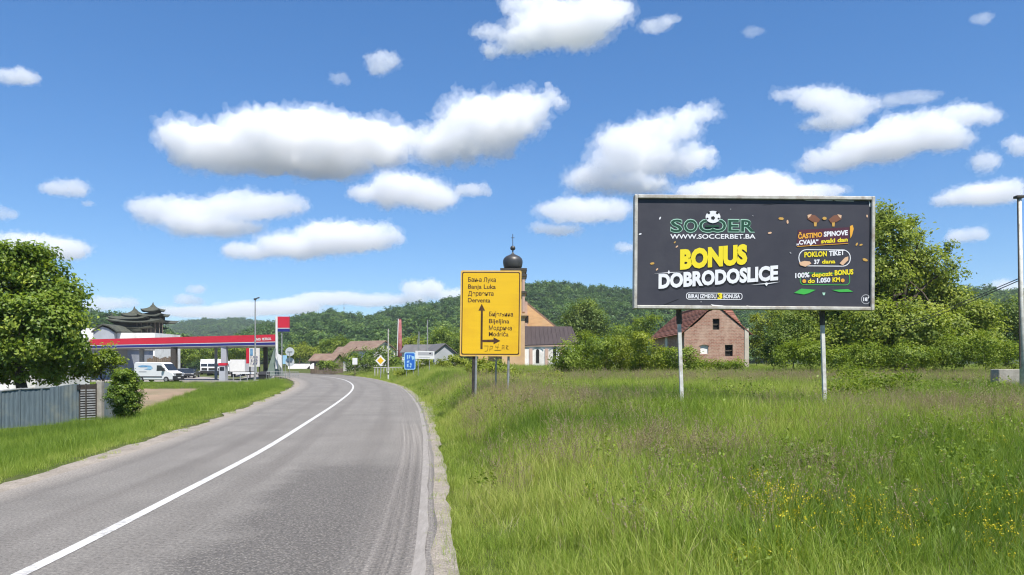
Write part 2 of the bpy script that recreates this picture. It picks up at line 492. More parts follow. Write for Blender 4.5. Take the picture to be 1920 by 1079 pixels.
wl = 0.5 + (fbm(ly * 0.7, ly * 0 + 11, 4) - 0.5) * 0.6
wr = np.interp(ly, [0, 20, 26, 40, 60], [0.30, 0.28, 0.6, 0.4, 0.4]) + (fbm(ly * 1.1, ly * 0 + 31, 4) - 0.5) * 0.16
zl = np.stack([np.minimum(gz(Lx(ly) - wl * (1 - f), ly) + 0.035, 0.008) for f in (0, 0.3, 0.6, 1)], 1)
def strip_z(name, xa, xb, yv, Z, mat):
    f = np.array([0, 0.3, 0.6, 1.0])
    X = xa[:, None] + (xb - xa)[:, None] * f[None, :]
    return tag(grid_mesh(name, X, np.repeat(yv[:, None], 4, 1), Z, mat), kind='structure')
strip_z('gravel_shoulder', Lx(ly) - wl, Lx(ly) + 0.3, ly, zl, M['gravel'])
zr = np.stack([gz(Rx(ly) + (wr + 0.3) * f - 0.3, ly) * 0 + 0.004 + 0.012 * f + np.maximum(gz(Rx(ly) + wr * f, ly), 0) * 0.9 for f in (0, 0.3, 0.6, 1)], 1)
zr[:, 0] = 0.0
strip_z('gravel_shoulder', Rx(ly) - 0.15, Rx(ly) + wr, ly, zr, M['gravel'])

# bare soil plot and the filling station forecourt
M['soil'] = pmat('bare_soil', (0.33, 0.235, 0.15), (0.25, 0.175, 0.11), 0.95, scale=0.5, bump=0.7, bscale=3, dirt=(0.16, 0.15, 0.07))
M['forecourt'] = pmat('forecourt_paving', (0.36, 0.32, 0.3), (0.29, 0.265, 0.25), 0.9, scale=0.25, bump=0.2)
def patch_sheet(name, corners, mat, n=24, dz=0.03):
    a, b_, c_, d = [np.array(q, float) for q in corners]
    s = np.linspace(0, 1, n)[:, None, None]; t = np.linspace(0, 1, n)[None, :, None]
    P = (1 - s) * ((1 - t) * a + t * b_) + s * ((1 - t) * d + t * c_)
    X, Yq = P[..., 0], P[..., 1]
    return tag(grid_mesh(name, X, Yq, gz(X, Yq) + dz, mat), kind='structure')
patch_sheet('soil_plot', [(-19.0, 35), (-17.8, 35), (-27.5, 67), (-37, 67)], M['soil'])
patch_sheet('station_forecourt', [(-92, 93), (-29.8, 93), (-45, 140), (-130, 140)], M['forecourt'], 40, 0.04)

# ------------------------------------------------------------------ foliage builders
def unit(v):
    return v / np.maximum(np.linalg.norm(v, axis=-1, keepdims=True), 1e-9)

def leaf_mesh(name, c, nrm, size, tint, aspect=0.55, fold=0.18, rng=RNG):
    n = len(c)
    t = unit(np.cross(nrm, rng.normal(size=(n, 3))))
    b = np.cross(nrm, t)
    s = size[:, None]
    v = np.stack([c - t * s * 0.5, c + b * s * aspect * 0.5 + nrm * s * fold, c + t * s * 0.5, c - b * s * aspect * 0.5 + nrm * s * fold], 1).reshape(-1, 3)
    me = bpy.data.meshes.new(name)
    me.vertices.add(n * 4); me.vertices.foreach_set('co', v.astype(np.float32).ravel())
    me.loops.add(n * 4); me.loops.foreach_set('vertex_index', np.arange(n * 4, dtype=np.int32))
    me.polygons.add(n); me.polygons.foreach_set('loop_start', np.arange(0, n * 4, 4, dtype=np.int32))
    me.update(calc_edges=True)
    a = me.attributes.new('tint', 'FLOAT', 'POINT')
    a.data.foreach_set('value', np.repeat(tint, 4).astype(np.float32))
    return me

def crown_points(lobes, n, clus, seed, up=0.35, inner=0.22, shell=0.62, ncl=None):
    rng = np.random.default_rng(seed)
    L = np.array(lobes, float)
    C, Rd = L[:, :3], L[:, 3:6]
    w = (Rd[:, 0] * Rd[:, 2] + Rd[:, 0] * Rd[:, 1]) ** 1.0
    ncl = ncl or max(12, n // 60)
    def sample(k, lo, hi, keep_out):
        li = rng.choice(len(L), k, p=w / w.sum())
        d = unit(rng.normal(size=(k, 3)))
        r = rng.uniform(lo, hi, k)
        p = C[li] + d * Rd[li] * r[:, None]
        ok = np.ones(k, bool)
        if keep_out:
            for j in range(len(L)):
                q = (((p - C[j]) / Rd[j]) ** 2).sum(1)
                ok &= (q > keep_out ** 2) | (li == j)
        nn = unit(d / Rd[li])
        return p[ok], nn[ok]
    cp, cn = sample(ncl, shell, 1.04, 0.6)
    ct = np.clip(rng.normal(0.47, 0.2, len(cp)), 0, 1)
    no = int(n * (1 - inner))
    k = rng.integers(0, len(cp), no)
    cs = clus * rng.uniform(0.55, 1.35, len(cp))
    off = np.clip(rng.normal(size=(no, 3)), -1.9, 1.9) * cs[k][:, None] * np.array([1, 1, 0.7])
    p = cp[k] + off
    nn = unit(cn[k] * 0.75 + np.array([0, 0, up * 1.2]) + rng.normal(size=(no, 3)) * 0.36)
    t = np.clip(ct[k] + rng.normal(0, 0.13, no), 0, 1)
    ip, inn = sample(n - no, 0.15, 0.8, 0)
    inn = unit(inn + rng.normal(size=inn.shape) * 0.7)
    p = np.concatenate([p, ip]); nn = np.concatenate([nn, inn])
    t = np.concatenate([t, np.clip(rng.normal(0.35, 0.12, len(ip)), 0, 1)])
    return p, nn, t, rng

def foliage(name, lobes, n, leaf, clus, seed, mat, parent=None, org=(0, 0, 0), aspect=0.55, up=0.35, inner=0.22, shell=0.62, floor=None, ncl=None):
    p, nn, t, rng = crown_points(lobes, n, clus, seed, up, inner, shell, ncl)
    if floor is not None:
        ok = p[:, 2] > gz(p[:, 0], p[:, 1]) + floor
        p, nn, t = p[ok], nn[ok], t[ok]
    size = leaf * rng.uniform(0.6, 1.35, len(p))
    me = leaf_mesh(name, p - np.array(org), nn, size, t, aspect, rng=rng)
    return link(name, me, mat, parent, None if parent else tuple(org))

def lobes_px(rows, Y, depth=0.8, jit=0.0, seed=0):
    """ellipsoids given where they stand: (u, v, half width, half height[, extra distance]) at distance Y"""
    r = np.random.default_rng(seed)
    out = []
    for q in rows:
        y = Y + (q[4] if len(q) > 4 else 0) + r.uniform(-1, 1) * jit
        p = at(q[0], q[1], y)
        rx, rz = q[2] / F * y, q[3] / F * y
        out.append((p.x, p.y, p.z, rx, max(rx, rz) * depth, rz))
    return out

def limbs(parent, base, top, r0, lobes, seed, mat, name='trunk', every=1, wig=0.06):
    """tapered trunk with limbs running to the crown's lobes"""
    rnd = random.Random(seed)
    mb = MB()
    base, top = Vector(base), Vector(top)
    n = 6
    pts = []
    for i in range(n + 1):
        t = i / n
        p = base.lerp(top, t)
        h = (top - base).length
        if 0 < i:
            p += Vector((rnd.uniform(-wig, wig), rnd.uniform(-wig, wig), 0)) * h
        pts.append(p)
    rad = [r0 * (1.25 if i == 0 else 1 - 0.7 * i / n) for i in range(n + 1)]
    mb.path(pts, rad, 8)
    for j, L in enumerate(lobes):
        if j % every:
            continue
        k = rnd.randint(2, n - 1)
        s = pts[k]
        e = Vector(L[:3]) + Vector((0, 0, 0.2 * L[5]))
        mid = s.lerp(e, 0.5) + Vector((0, 0, 0.08 * (e - s).length))
        mb.path([s, mid, e], [rad[k] * 0.55, rad[k] * 0.3, rad[k] * 0.1], 5)
    return mb.build(name, mat, parent, smooth=True)

LM = {}
LM['walnut'] = leafmat('broad_green_leaves', (0.095, 0.165, 0.024), (0.215, 0.305, 0.038), (0.39, 0.46, 0.075), 0.5, gloss=0.02)
LM['olive'] = leafmat('olive_green_leaves', (0.100, 0.150, 0.024), (0.240, 0.305, 0.044), (0.43, 0.47, 0.088), 0.48, gloss=0.015)
LM['bush'] = leafmat('fresh_green_leaves', (0.095, 0.155, 0.020), (0.205, 0.285, 0.034), (0.33, 0.39, 0.060), 0.48, gloss=0.015)
LM['yellowbush'] = leafmat('yellow_green_leaves', (0.12, 0.17, 0.020), (0.25, 0.305, 0.034), (0.39, 0.42, 0.065), 0.48, gloss=0.015)
LM['deep'] = leafmat('dark_green_leaves', (0.065, 0.115, 0.026), (0.145, 0.21, 0.040), (0.25, 0.31, 0.06), 0.45, gloss=0.015)
LM['ivy'] = leafmat('ivy_leaves', (0.060, 0.115, 0.016), (0.145, 0.23, 0.026), (0.31, 0.39, 0.05), 0.45, gloss=0.02)
LM['forest'] = leafmat('forest_leaves', (0.055, 0.115, 0.036), (0.115, 0.20, 0.052), (0.20, 0.29, 0.07), 0.42, instancer=True, gloss=0.015)

def attr_on_leaf(me):
    """rename the per-leaf tint so that the instance tint can add to it"""
    a = me.attributes['tint']
    a.name = 'leaf_tint'
    return me

# ------------------------------------------------------------------ geometry-node scattering (for what nobody could count)
def scatter(name, P, rot, sc, tint, idx, protos, kind='stuff', label=None, cat=None):
    me = bpy.data.meshes.new(name)
    n = len(P)
    me.vertices.add(n); me.vertices.foreach_set('co', np.asarray(P, np.float32).ravel())
    for nm, ty, dat, key in (('rot', 'FLOAT_VECTOR', rot, 'vector'), ('sc', 'FLOAT', sc, 'value'), ('tint', 'FLOAT', tint, 'value'), ('pick', 'INT', idx, 'value')):
        a = me.attributes.new(nm, ty, 'POINT')
        a.data.foreach_set(key, np.asarray(dat, np.int32 if ty == 'INT' else np.float32).ravel())
    o = link(name, me, None)
    col = bpy.data.collections.new(name + '_kinds')
    for q in protos:
        col.objects.link(q)
    ng = bpy.data.node_groups.new(name + '_scatter', 'GeometryNodeTree')
    ng.interface.new_socket('Geometry', in_out='INPUT', socket_type='NodeSocketGeometry')
    ng.interface.new_socket('Geometry', in_out='OUTPUT', socket_type='NodeSocketGeometry')
    gi = ng.nodes.new('NodeGroupInput'); go = ng.nodes.new('NodeGroupOutput')
    ip = ng.nodes.new('GeometryNodeInstanceOnPoints')
    ci = ng.nodes.new('GeometryNodeCollectionInfo')
    ci.inputs['Collection'].default_value = col
    ci.inputs['Separate Children'].default_value = True
    ci.inputs['Reset Children'].default_value = True
    def na(nm, ty):
        q = ng.nodes.new('GeometryNodeInputNamedAttribute')
        q.data_type = ty
        q.inputs['Name'].default_value = nm
        return q.outputs[0]
    e = ng.nodes.new('FunctionNodeEulerToRotation')
    ng.links.new(na('rot', 'FLOAT_VECTOR'), e.inputs[0])
    ng.links.new(gi.outputs[0], ip.inputs['Points'])
    ng.links.new(ci.outputs[0], ip.inputs['Instance'])
    ip.inputs['Pick Instance'].default_value = True
    ng.links.new(na('pick', 'INT'), ip.inputs['Instance Index'])
    ng.links.new(e.outputs[0], ip.inputs['Rotation'])
    ng.links.new(na('sc', 'FLOAT'), ip.inputs['Scale'])
    ng.links.new(ip.outputs[0], go.inputs[0])
    md = o.modifiers.new('scatter', 'NODES')
    md.node_group = ng
    return tag(o, label, cat, None, kind)

def proto(name, me, mat):
    me.materials.append(mat)
    return bpy.data.objects.new(name, me)

# ------------------------------------------------------------------ hills and their woods
M['hill'] = pmat('hill_undergrowth', (0.03, 0.05, 0.016), (0.05, 0.07, 0.02), 0.95, scale=0.02)
def hill(name, us, vs, Yr, Y0, Yend, treeh, ntree, seed, label, tboost=0.0, umin=None, umax=None, rough=7.0):
    us, vs = np.array(us, float), np.array(vs, float)
    U = np.linspace(us[0], us[-1], 160)
    top = HC + (VH - np.interp(U, us, vs)) / F * Yr - treeh
    Yv = np.concatenate([np.linspace(Y0, Yr, 28), np.linspace(Yr, Yend, 10)[1:]])
    T = (U - UC) / F
    def hz(t, y):
        tp = np.interp(t, T, top)
        k = np.where(y < Yr, smooth(y, Y0, Yr * 1.04) / smooth(np.array(Yr), Y0, Yr * 1.04), 1 - 0.9 * smooth(y, Yr, Yend))
        endfade = smooth(t, T[0], T[0] + 0.05) * smooth(-t, -T[-1], -T[-1] + 0.05)
        x = t * y
        z = (tp - 1) * k * endfade + (fbm(x * 0.012, y * 0.012, 4) - 0.5) * 3 * rough * k * (1 - smooth(y, Yr * 0.85, Yr))
        return z + 1.0 - 3 * (1 - k)
    TT, YY = np.meshgrid(T, Yv)
    XX = TT * YY
    tag(grid_mesh(name, XX, YY, hz(TT, YY), M['hill']), kind='structure')
    rng = np.random.default_rng(seed)
    y = Y0 + (Yr * 1.02 - Y0) * np.sqrt(rng.uniform(0.02, 1, ntree))
    t = rng.uniform(T[0] + 0.01, T[-1] - 0.01, ntree)
    x = t * y
    z = hz(t, y)
    P = np.stack([x, y, z], 1)
    rot = np.stack([rng.normal(0, 0.08, ntree), rng.normal(0, 0.08, ntree), rng.uniform(0, 6.28, ntree)], 1)
    sc = treeh / 10 * (0.55 + 0.85 * rng.uniform(0, 1, ntree) ** 1.4)
    patchy = fbm(x * 0.02 + 5, y * 0.02, 3)
    tint = np.clip(0.45 + tboost + (patchy - 0.5) * 0.9 + rng.normal(0, 0.2, ntree) - 0.25 * smooth(y, Y0, Yr), 0, 1)
    return P, rot, sc, tint

forest_protos = []
for k in range(6):
    r = np.random.default_rng(100 + k)
    hgt = r.uniform(9, 11)
    lob = [(0, 0, hgt * 0.5, 2.6, 2.6, hgt * 0.42)]
    for j in range(6):
        a = r.uniform(0, 6.28)
        rr = r.uniform(1.0, 2.6)
        lob.append((math.cos(a) * rr, math.sin(a) * rr, r.uniform(0.35, 0.8) * hgt, *([r.uniform(1.4, 2.3)] * 2), r.uniform(1.2, 2.0)))
    p, nn, t, rg = crown_points(lob, 800, 0.5, 200 + k, 0.4, 0.15, 0.7, 46)
    me = attr_on_leaf(leaf_mesh('forest_tree_kind', p, nn, 0.72 * rg.uniform(0.6, 1.3, len(p)), t, 0.85, rng=rg))
    forest_protos.append(proto('forest_tree_kind', me, LM['forest']))

parts = [
    hill('hill', [360, 420, 480, 510, 540, 560, 590, 620, 650, 680, 705, 740, 780, 820, 860, 920, 985, 1060, 1120, 1180, 1250, 1330, 1420, 1520, 1620, 1700, 1800, 1860, 1920, 2100, 2400, 2700],
         [672, 648, 620, 606, 602, 593, 590, 587, 592, 595, 595, 583, 574, 570, 565, 552, 541, 536, 541, 547, 556, 570, 580, 575, 565, 556, 550, 549, 556, 560, 575, 600], 680, 250, 1100, 11, 10500, 1, 'hill'),
    hill('hill', [-420, -300, -100, 0, 100, 160, 200, 240, 280, 330, 400], [640, 585, 583, 583, 586, 590, 594, 600, 612, 640, 670], 520, 230, 800, 11, 3200, 2, 'hill'),
    hill('hill', [180, 220, 260, 310, 340, 380, 410, 440, 470, 500, 530, 570, 640], [660, 640, 624, 611, 606, 600, 602, 598, 602, 606, 612, 622, 650], 1500, 800, 2300, 13, 4200, 3, 'hill', tboost=-0.05),
]
P, rot, sc, tint = [np.concatenate([q[i] for q in parts]) for i in range(4)]
scatter('forest', P, rot, sc, tint, RNG.integers(0, len(forest_protos), len(P)), forest_protos, label='dense deciduous wood covering the hills along the horizon', cat='forest')

# ------------------------------------------------------------------ clouds: closed bodies of vapour with a common base height
def cloudmat(dens):
    m, nt, out = newmat('cloud_vapour')
    v = nd(nt, 'ShaderNodeVolumePrincipled', {'Color': (0.993, 0.994, 0.996, 1), 'Density': dens, 'Anisotropy': 0.15})
    nt.links.new(v.outputs[0], out.inputs['Volume'])
    return m

def cloud(label, rows, soft=1.0, seed=0, base=1000.0):
    """rows: (u, v, half width, half height) in photo pixels; the base of the lowest lobe sits at the cloud base height"""
    vb = max(r[1] + r[3] for r in rows)
    Yc = F * base / (VH - vb)
    k = Yc / F
    cen = at(sum(r[0] * r[2] for r in rows) / sum(r[2] for r in rows), sum(r[1] * r[2] for r in rows) / sum(r[2] for r in rows), Yc)
    tot = max(r[0] + r[2] for r in rows) - min(r[0] - r[2] for r in rows)
    hgt = max(r[3] for r in rows) * k
    zb = (base + HC) - cen.z
    def body(grow, noises, vox, flat_):
        rnd = random.Random(seed + 1000)
        bm = bmesh.new()
        for r in rows:
            nb = 12 if len(rows) > 1 else 14
            for j in range(nb):
                a = rnd.uniform(0, 6.283)
                q = math.sqrt(rnd.random()) * 0.76
                du, dy = math.cos(a) * q, math.sin(a) * q
                dome = math.sqrt(max(0.05, 1 - q * q))
                p = at(r[0] + du * r[2], r[1] + r[3] * 0.3 - rnd.uniform(0.0, 0.6) * dome * r[3], Yc) + Vector((0, dy * r[2] * k * 0.7, 0)) - cen
                rad = (0.2 + 0.3 * rnd.random()) * min(r[3] * 1.25, r[2] * 0.8) * k * (1.15 if j < 3 else 1) * grow
                mt = Matrix.Translation(p) @ Matrix.Diagonal((1.55 * rad * max(1, min(1.8, r[2] / r[3] * 0.45)), 1.5 * rad, rad, 1))
                bmesh.ops.create_icosphere(bm, subdivisions=2, radius=1.0, matrix=mt)
            mt = Matrix.Translation(at(r[0], r[1] + r[3] * 0.15, Yc) - cen) @ Matrix.Diagonal((r[2] * k * 0.82 * grow, r[2] * k * 0.55, r[3] * k * 0.68 * grow, 1))
            bmesh.ops.create_icosphere(bm, subdivisions=3, radius=1.0, matrix=mt)
        me = bpy.data.meshes.new('cloud')
        bm.to_mesh(me); bm.free()
        o = bpy.data.objects.new('cloud', me)
        COL.objects.link(o)
        o.location = cen
        md = o.modifiers.new('r', 'REMESH'); md.mode = 'VOXEL'; md.voxel_size = max(tot / vox, 1.0) * k
        for (ns, st, dp) in noises:
            tx = bpy.data.textures.new('cloud_noise', 'CLOUDS')
            tx.noise_scale = ns * hgt; tx.noise_depth = dp; tx.noise_type = 'SOFT_NOISE'
            d = o.modifiers.new('d', 'DISPLACE'); d.texture = tx; d.strength = st * hgt; d.mid_level = 0.52
            d.texture_coords = 'GLOBAL'
        md = o.modifiers.new('r2', 'REMESH'); md.mode = 'VOXEL'; md.voxel_size = max(tot / vox, 1.0) * k
        me2 = bpy.data.meshes.new_from_object(o.evaluated_get(bpy.context.evaluated_depsgraph_get()))
        o.modifiers.clear()
        o.data = me2
        bpy.data.meshes.remove(me)
        co = np.empty(len(me2.vertices) * 3, np.float32); me2.vertices.foreach_get('co', co); co = co.reshape(-1, 3)
        low = co[:, 2] < zb + 0.1 * hgt
        co[low, 2] = zb + 0.1 * hgt + (co[low, 2] - zb - 0.1 * hgt) * flat_
        me2.vertices.foreach_set('co', co.ravel()); me2.update()
        me2.materials.clear()
        return o
    o = body(1.0, ((0.7, 0.6, 2), (0.25, 0.52, 3), (0.09, 0.24, 2)), 210, 0.45)
    o.data.materials.append(cloudmat(CLD * soft / k))
    vl = body(1.24, ((0.6, 0.95, 3), (0.22, 0.75, 3), (0.08, 0.3, 2)), 190, 0.7)
    vl.name = 'wisps'; vl.parent = o; vl.location = (0, 0, 0)
    vl.data.materials.append(cloudmat(CLD * 0.3 * soft / k))
    return tag(o, label, 'cloud', 'fair weather clouds')

CLD = 0.031
CLOUDS = [
    ('long broad white cloud, widest in the sky left of centre', 1, [(420, 265, 110, 52), (520, 253, 150, 62), (640, 260, 120, 58), (710, 280, 60, 38), (480, 305, 100, 24), (600, 312, 120, 18)]),
    ('tall white cloud with a pointed right end joining the broad left cloud', 1, [(890, 235, 90, 72), (960, 205, 72, 46), (1020, 188, 46, 18), (845, 278, 80, 34), (795, 265, 40, 30)]),
    ('grey-tinged flat cloud below the broad left cloud', 0.7, [(330, 390, 88, 32), (460, 386, 105, 30), (400, 422, 105, 22), (525, 388, 48, 24)]),
    ('long bright cloud overlapping the lower right of the grey-tinged cloud', 1, [(640, 440, 105, 38), (560, 458, 95, 30), (470, 470, 60, 20), (705, 445, 52, 28)]),
    ('rounded white cloud beneath the tall pointed cloud', 0.9, [(770, 353, 84, 36), (700, 363, 50, 20), (812, 375, 40, 28)]),
    ('small white puff just right of the rounded middle cloud', 0.8, [(890, 355, 30, 17)]),
    ('small bright tuft high in the sky left of the topmost cloud', 0.7, [(715, 115, 32, 25)]),
    ('faint little wisp beside the small bright tuft', 0.35, [(635, 147, 18, 16)]),
    ('small oval cloud by the upper left corner of the sky', 0.9, [(35, 142, 40, 19)]),
    ('small flat cloud above the left end of the sky over the filling station', 0.8, [(125, 352, 43, 20), (165, 381, 10, 8)]),
    ('faint cloud cut by the left edge of the picture', 0.5, [(8, 400, 24, 17)]),
    ('bright cloud behind the top of the big left tree', 1, [(80, 460, 84, 28), (30, 450, 50, 22), (130, 465, 40, 24)]),
    ('large cloud cut by the top edge of the picture', 0.9, [(1060, 45, 108, 42), (1125, 15, 70, 32), (980, 72, 62, 28), (925, 60, 42, 12), (935, 95, 30, 12), (1010, 10, 70, 22)]),
    ('small slanting cloud right of the topmost large cloud', 0.6, [(1225, 48, 34, 17), (1258, 35, 22, 11)]),
    ('tall heaped cloud above the left half of the billboard', 0.8, [(1240, 240, 75, 38), (1190, 288, 100, 54), (1105, 330, 52, 28), (1285, 290, 52, 38), (1305, 212, 36, 20), (1180, 343, 88, 22)]),
    ('low layered cloud left of the billboard', 0.8, [(1085, 393, 92, 28), (1135, 388, 60, 28), (1045, 430, 52, 12), (1172, 464, 22, 12)]),
    ('bright flat cloud showing just over the billboard top', 1, [(1420, 345, 88, 30), (1330, 355, 78, 16), (1520, 357, 78, 13), (1420, 375, 150, 20)]),
    ('upper round cloud above the right half of the billboard', 0.7, [(1540, 185, 55, 28), (1590, 200, 60, 30), (1490, 176, 40, 14), (1560, 230, 58, 16)]),
    ('thin streak of cloud right of the upper round cloud', 0.35, [(1712, 181, 56, 13), (1670, 192, 30, 10)]),
    ('long slanting cloud rising to the right over the big tree', 0.85, [(1800, 213, 62, 24), (1722, 243, 88, 34), (1640, 270, 98, 38), (1565, 298, 68, 24), (1765, 258, 68, 28)]),
    ('soft upright puff over the flat cloud by the pole', 0.6, [(1845, 300, 30, 32)]),
    ('flat-bottomed bright cloud left of the tall pole', 0.95, [(1840, 362, 78, 26), (1885, 360, 40, 24), (1790, 370, 34, 16)]),
    ('cloud cut by the right edge of the picture', 0.7, [(1912, 270, 27, 28)]),
    ('little flat cloud between the big tree and the pole', 0.8, [(1810, 440, 36, 17)]),
    ('faint scrap of cloud in the upper right corner', 0.4, [(1840, 35, 22, 11)]),
    ('tiny faint cloud scrap at the top right of centre', 0.3, [(1412, 58, 26, 10)]),
    ('small double puff over the station canopy', 0.8, [(370, 541, 20, 13), (352, 561, 27, 14)]),
    ('pale low cloud between the big left tree and the pagoda roofs', 0.8, [(205, 567, 46, 16), (170, 573, 44, 14)]),
    ('pale bank of cloud low on the horizon behind the far hill', 0.9, [(620, 558, 80, 17), (500, 576, 120, 17), (700, 562, 70, 16), (400, 584, 120, 15), (560, 566, 60, 12)]),
    ('bright cloud rising behind the hill left of the yellow sign', 1.0, [(800, 543, 38, 22), (850, 552, 52, 18), (770, 560, 46, 14)]),
    ('low cloud behind the wires and the tall pole', 0.7, [(1885, 540, 46, 20)]),
]
if not globals().get('NO_CLOUDS'):
    for i, (lab, soft, rows) in enumerate(CLOUDS):
        cloud(lab, rows, soft, i)

# ------------------------------------------------------------------ thin summer haze
m, nt, out = newmat('haze_air')
v = nd(nt, 'ShaderNodeVolumePrincipled', {'Color': (0.80, 0.90, 1.0, 1), 'Density': 0.00013, 'Anisotropy': 0.0})
nt.links.new(v.outputs[0], out.inputs['Volume'])
hz_box = MB().bx(-2900, 2900, -900, 2900, -6, 190).build('haze', m)
tag(hz_box, kind='stuff')

# ------------------------------------------------------------------ meadow and verge grass
def blades(n, h, w, rad, lean, seed, seg=3, head=0, headsize=0.02, tip=0.0):
    """a tuft: curved tapering blades; head > 0 adds small seed flecks round each tip"""
    r = np.random.default_rng(seed)
    a = r.uniform(0, 6.283, n); q = np.sqrt(r.uniform(0, 1, n)) * rad
    base = np.stack([np.cos(a) * q, np.sin(a) * q, np.full(n, -0.04)], 1)
    az = r.uniform(0, 6.283, n)
    d = np.stack([np.cos(az), np.sin(az), np.zeros(n)], 1)
    sd_ = np.stack([-np.sin(az + r.normal(0, 0.7, n)), np.cos(az + r.normal(0, 0.7, n)), np.zeros(n)], 1)
    H = h * r.uniform(0.45, 1.15, n); Lq = lean * r.uniform(0.15, 1.0, n)
    V, Fc, T = [], [], []
    tt = r.uniform(0, 1, n)
    ts = np.linspace(0, 1, seg + 1)
    for t in ts:
        c = base + d * (Lq * H * t ** 2)[:, None] + np.stack([0 * H, 0 * H, H * t * (1 - 0.35 * Lq * t)], 1)
        wd = w * (1 - t) ** 0.6 * (0.6 + 0.4 * min(1, t * 4)) if not head else w * (1 - 0.5 * t)
        V.append((c - sd_ * wd * 0.5, c + sd_ * wd * 0.5))
    vs, fs, tn = [], [], []
    k = seg + 1
    arr = np.stack([np.stack(p, 1) for p in V], 1)          # n, k, 2, 3
    vs = arr.reshape(-1, 3)
    idx = np.arange(n)[:, None] * (2 * k) + np.arange(seg)[None, :] * 2
    fs = np.stack([idx, idx + 1, idx + 3, idx + 2], -1).reshape(-1, 4)
    tn = np.repeat(tt, 2 * k)
    if head:
        topc = (V[-1][0] + V[-1][1]) / 2; prev = (V[-2][0] + V[-2][1]) / 2
        hv, ht = [], []
        for j in range(head):
            f = r.uniform(0.35 if tip == 0 else 0.9, 1.05, n)[:, None]
            c = prev + (topc - prev) * f + r.normal(size=(n, 3)) * headsize * (0.35 if tip == 0 else 0.9)
            u = unit(r.normal(size=(n, 3))) * headsize * 0.5
            w_ = unit(np.cross(u, r.normal(size=(n, 3)))) * headsize * 0.32
            hv.append(np.stack([c - u, c + w_, c + u, c - w_], 1).reshape(-1, 3))
            ht.append(np.repeat(np.full(n, 1.0) if tip else np.clip(tt + 0.25, 0, 1), 4))
        hv = np.concatenate(hv)
        hf = np.arange(len(hv)).reshape(-1, 4) + len(vs)
        vs = np.concatenate([vs, hv]); fs = np.concatenate([fs, hf])
        tn = np.concatenate([tn * (0.0 if tip else 1), *ht])
    me = bpy.data.meshes.new('grass_tuft_kind')
    me.vertices.add(len(vs)); me.vertices.foreach_set('co', vs.astype(np.float32).ravel())
    me.loops.add(fs.size); me.loops.foreach_set('vertex_index', fs.ravel().astype(np.int32))
    me.polygons.add(len(fs)); me.polygons.foreach_set('loop_start', np.arange(0, fs.size, 4).astype(np.int32))
    me.update(calc_edges=True)
    at_ = me.attributes.new('leaf_tint', 'FLOAT', 'POINT'); at_.data.foreach_set('value', tn.astype(np.float32))
    return me

LM['grass'] = leafmat('meadow_grass_blades', (0.105, 0.185, 0.022), (0.265, 0.365, 0.050), (0.47, 0.49, 0.14), 0.5, instancer=True, gloss=0.012)
LM['seed'] = leafmat('ripe_grass_heads', (0.22, 0.18, 0.08), (0.29, 0.22, 0.14), (0.38, 0.30, 0.21), 0.3, instancer=True, gloss=0.01)
LM['straw'] = leafmat('dry_straw', (0.24, 0.20, 0.10), (0.36, 0.31, 0.17), (0.48, 0.42, 0.26), 0.3, instancer=True, gloss=0.01)
LM['weed'] = leafmat('broad_weed_leaves', (0.085, 0.14, 0.014), (0.17, 0.25, 0.030), (0.28, 0.36, 0.05), 0.45, instancer=True, gloss=0.015)
LM['flower'] = leafmat('yellow_blossom', (0.10, 0.15, 0.015), (0.45, 0.40, 0.02), (0.62, 0.50, 0.02), 0.3, instancer=True, gloss=0.02)

gp = [proto('grass_tuft_kind', blades(58, 0.36, 0.0052, 0.21, 0.8, 300 + k), LM['grass']) for k in range(5)]
gs = [proto('grass_tuft_kind', blades(60, 0.15, 0.006, 0.18, 1.0, 320 + k), LM['grass']) for k in range(3)]
sp = [proto('seed_grass_kind', blades(16, 0.58, 0.0026, 0.22, 0.45, 340 + k, 3, 12, 0.014), LM['seed']) for k in range(4)]
wp = []
for k in range(3):
    r = np.random.default_rng(360 + k)
    n = 42
    a = r.uniform(0, 6.283, n); q = np.sqrt(r.uniform(0, 1, n)) * 0.16
    c = np.stack([np.cos(a) * q, np.sin(a) * q, r.uniform(0.05, 0.36, n) * (1.1 - q / 0.3)], 1)
    nn = unit(np.stack([np.cos(a) * 0.6, np.sin(a) * 0.6, np.ones(n) * 0.8], 1) + r.normal(size=(n, 3)) * 0.4)
    wp.append(proto('weed_kind', attr_on_leaf(leaf_mesh('weed_kind', c, nn, 0.052 * r.uniform(0.5, 1.4, n), r.uniform(0, 1, n), 0.5, rng=r)), LM['weed']))
dp = [proto('dry_grass_kind', blades(12, 0.34, 0.0045, 0.2, 1.3, 400 + k), LM['straw']) for k in range(3)]
fp = [proto('flower_kind', blades(5, 0.44, 0.003, 0.13, 0.4, 380 + k, 2, 4, 0.016, tip=1.0), LM['flower']) for k in range(3)]

def spread(zones, xlo, xhi, seed):
    rng = np.random.default_rng(seed)
    xs, ys, ss = [], [], []
    for (y0, y1, dens, scl) in zones:
        yy = np.linspace(y0, y1, 40)
        ym = (yy[:-1] + yy[1:]) / 2
        wd = np.maximum(0, xhi(ym) - xlo(ym))
        num = rng.poisson(dens * wd * (y1 - y0) / 39)
        y = np.repeat(ym, num) + rng.uniform(-0.5, 0.5, num.sum()) * (y1 - y0) / 39
        x = xlo(y) + rng.uniform(0, 1, len(y)) * (xhi(y) - xlo(y))
        xs.append(x); ys.append(y); ss.append(np.full(len(x), scl))
    x, y, s = np.concatenate(xs), np.concatenate(ys), np.concatenate(ss)
    return x, y, s, rng

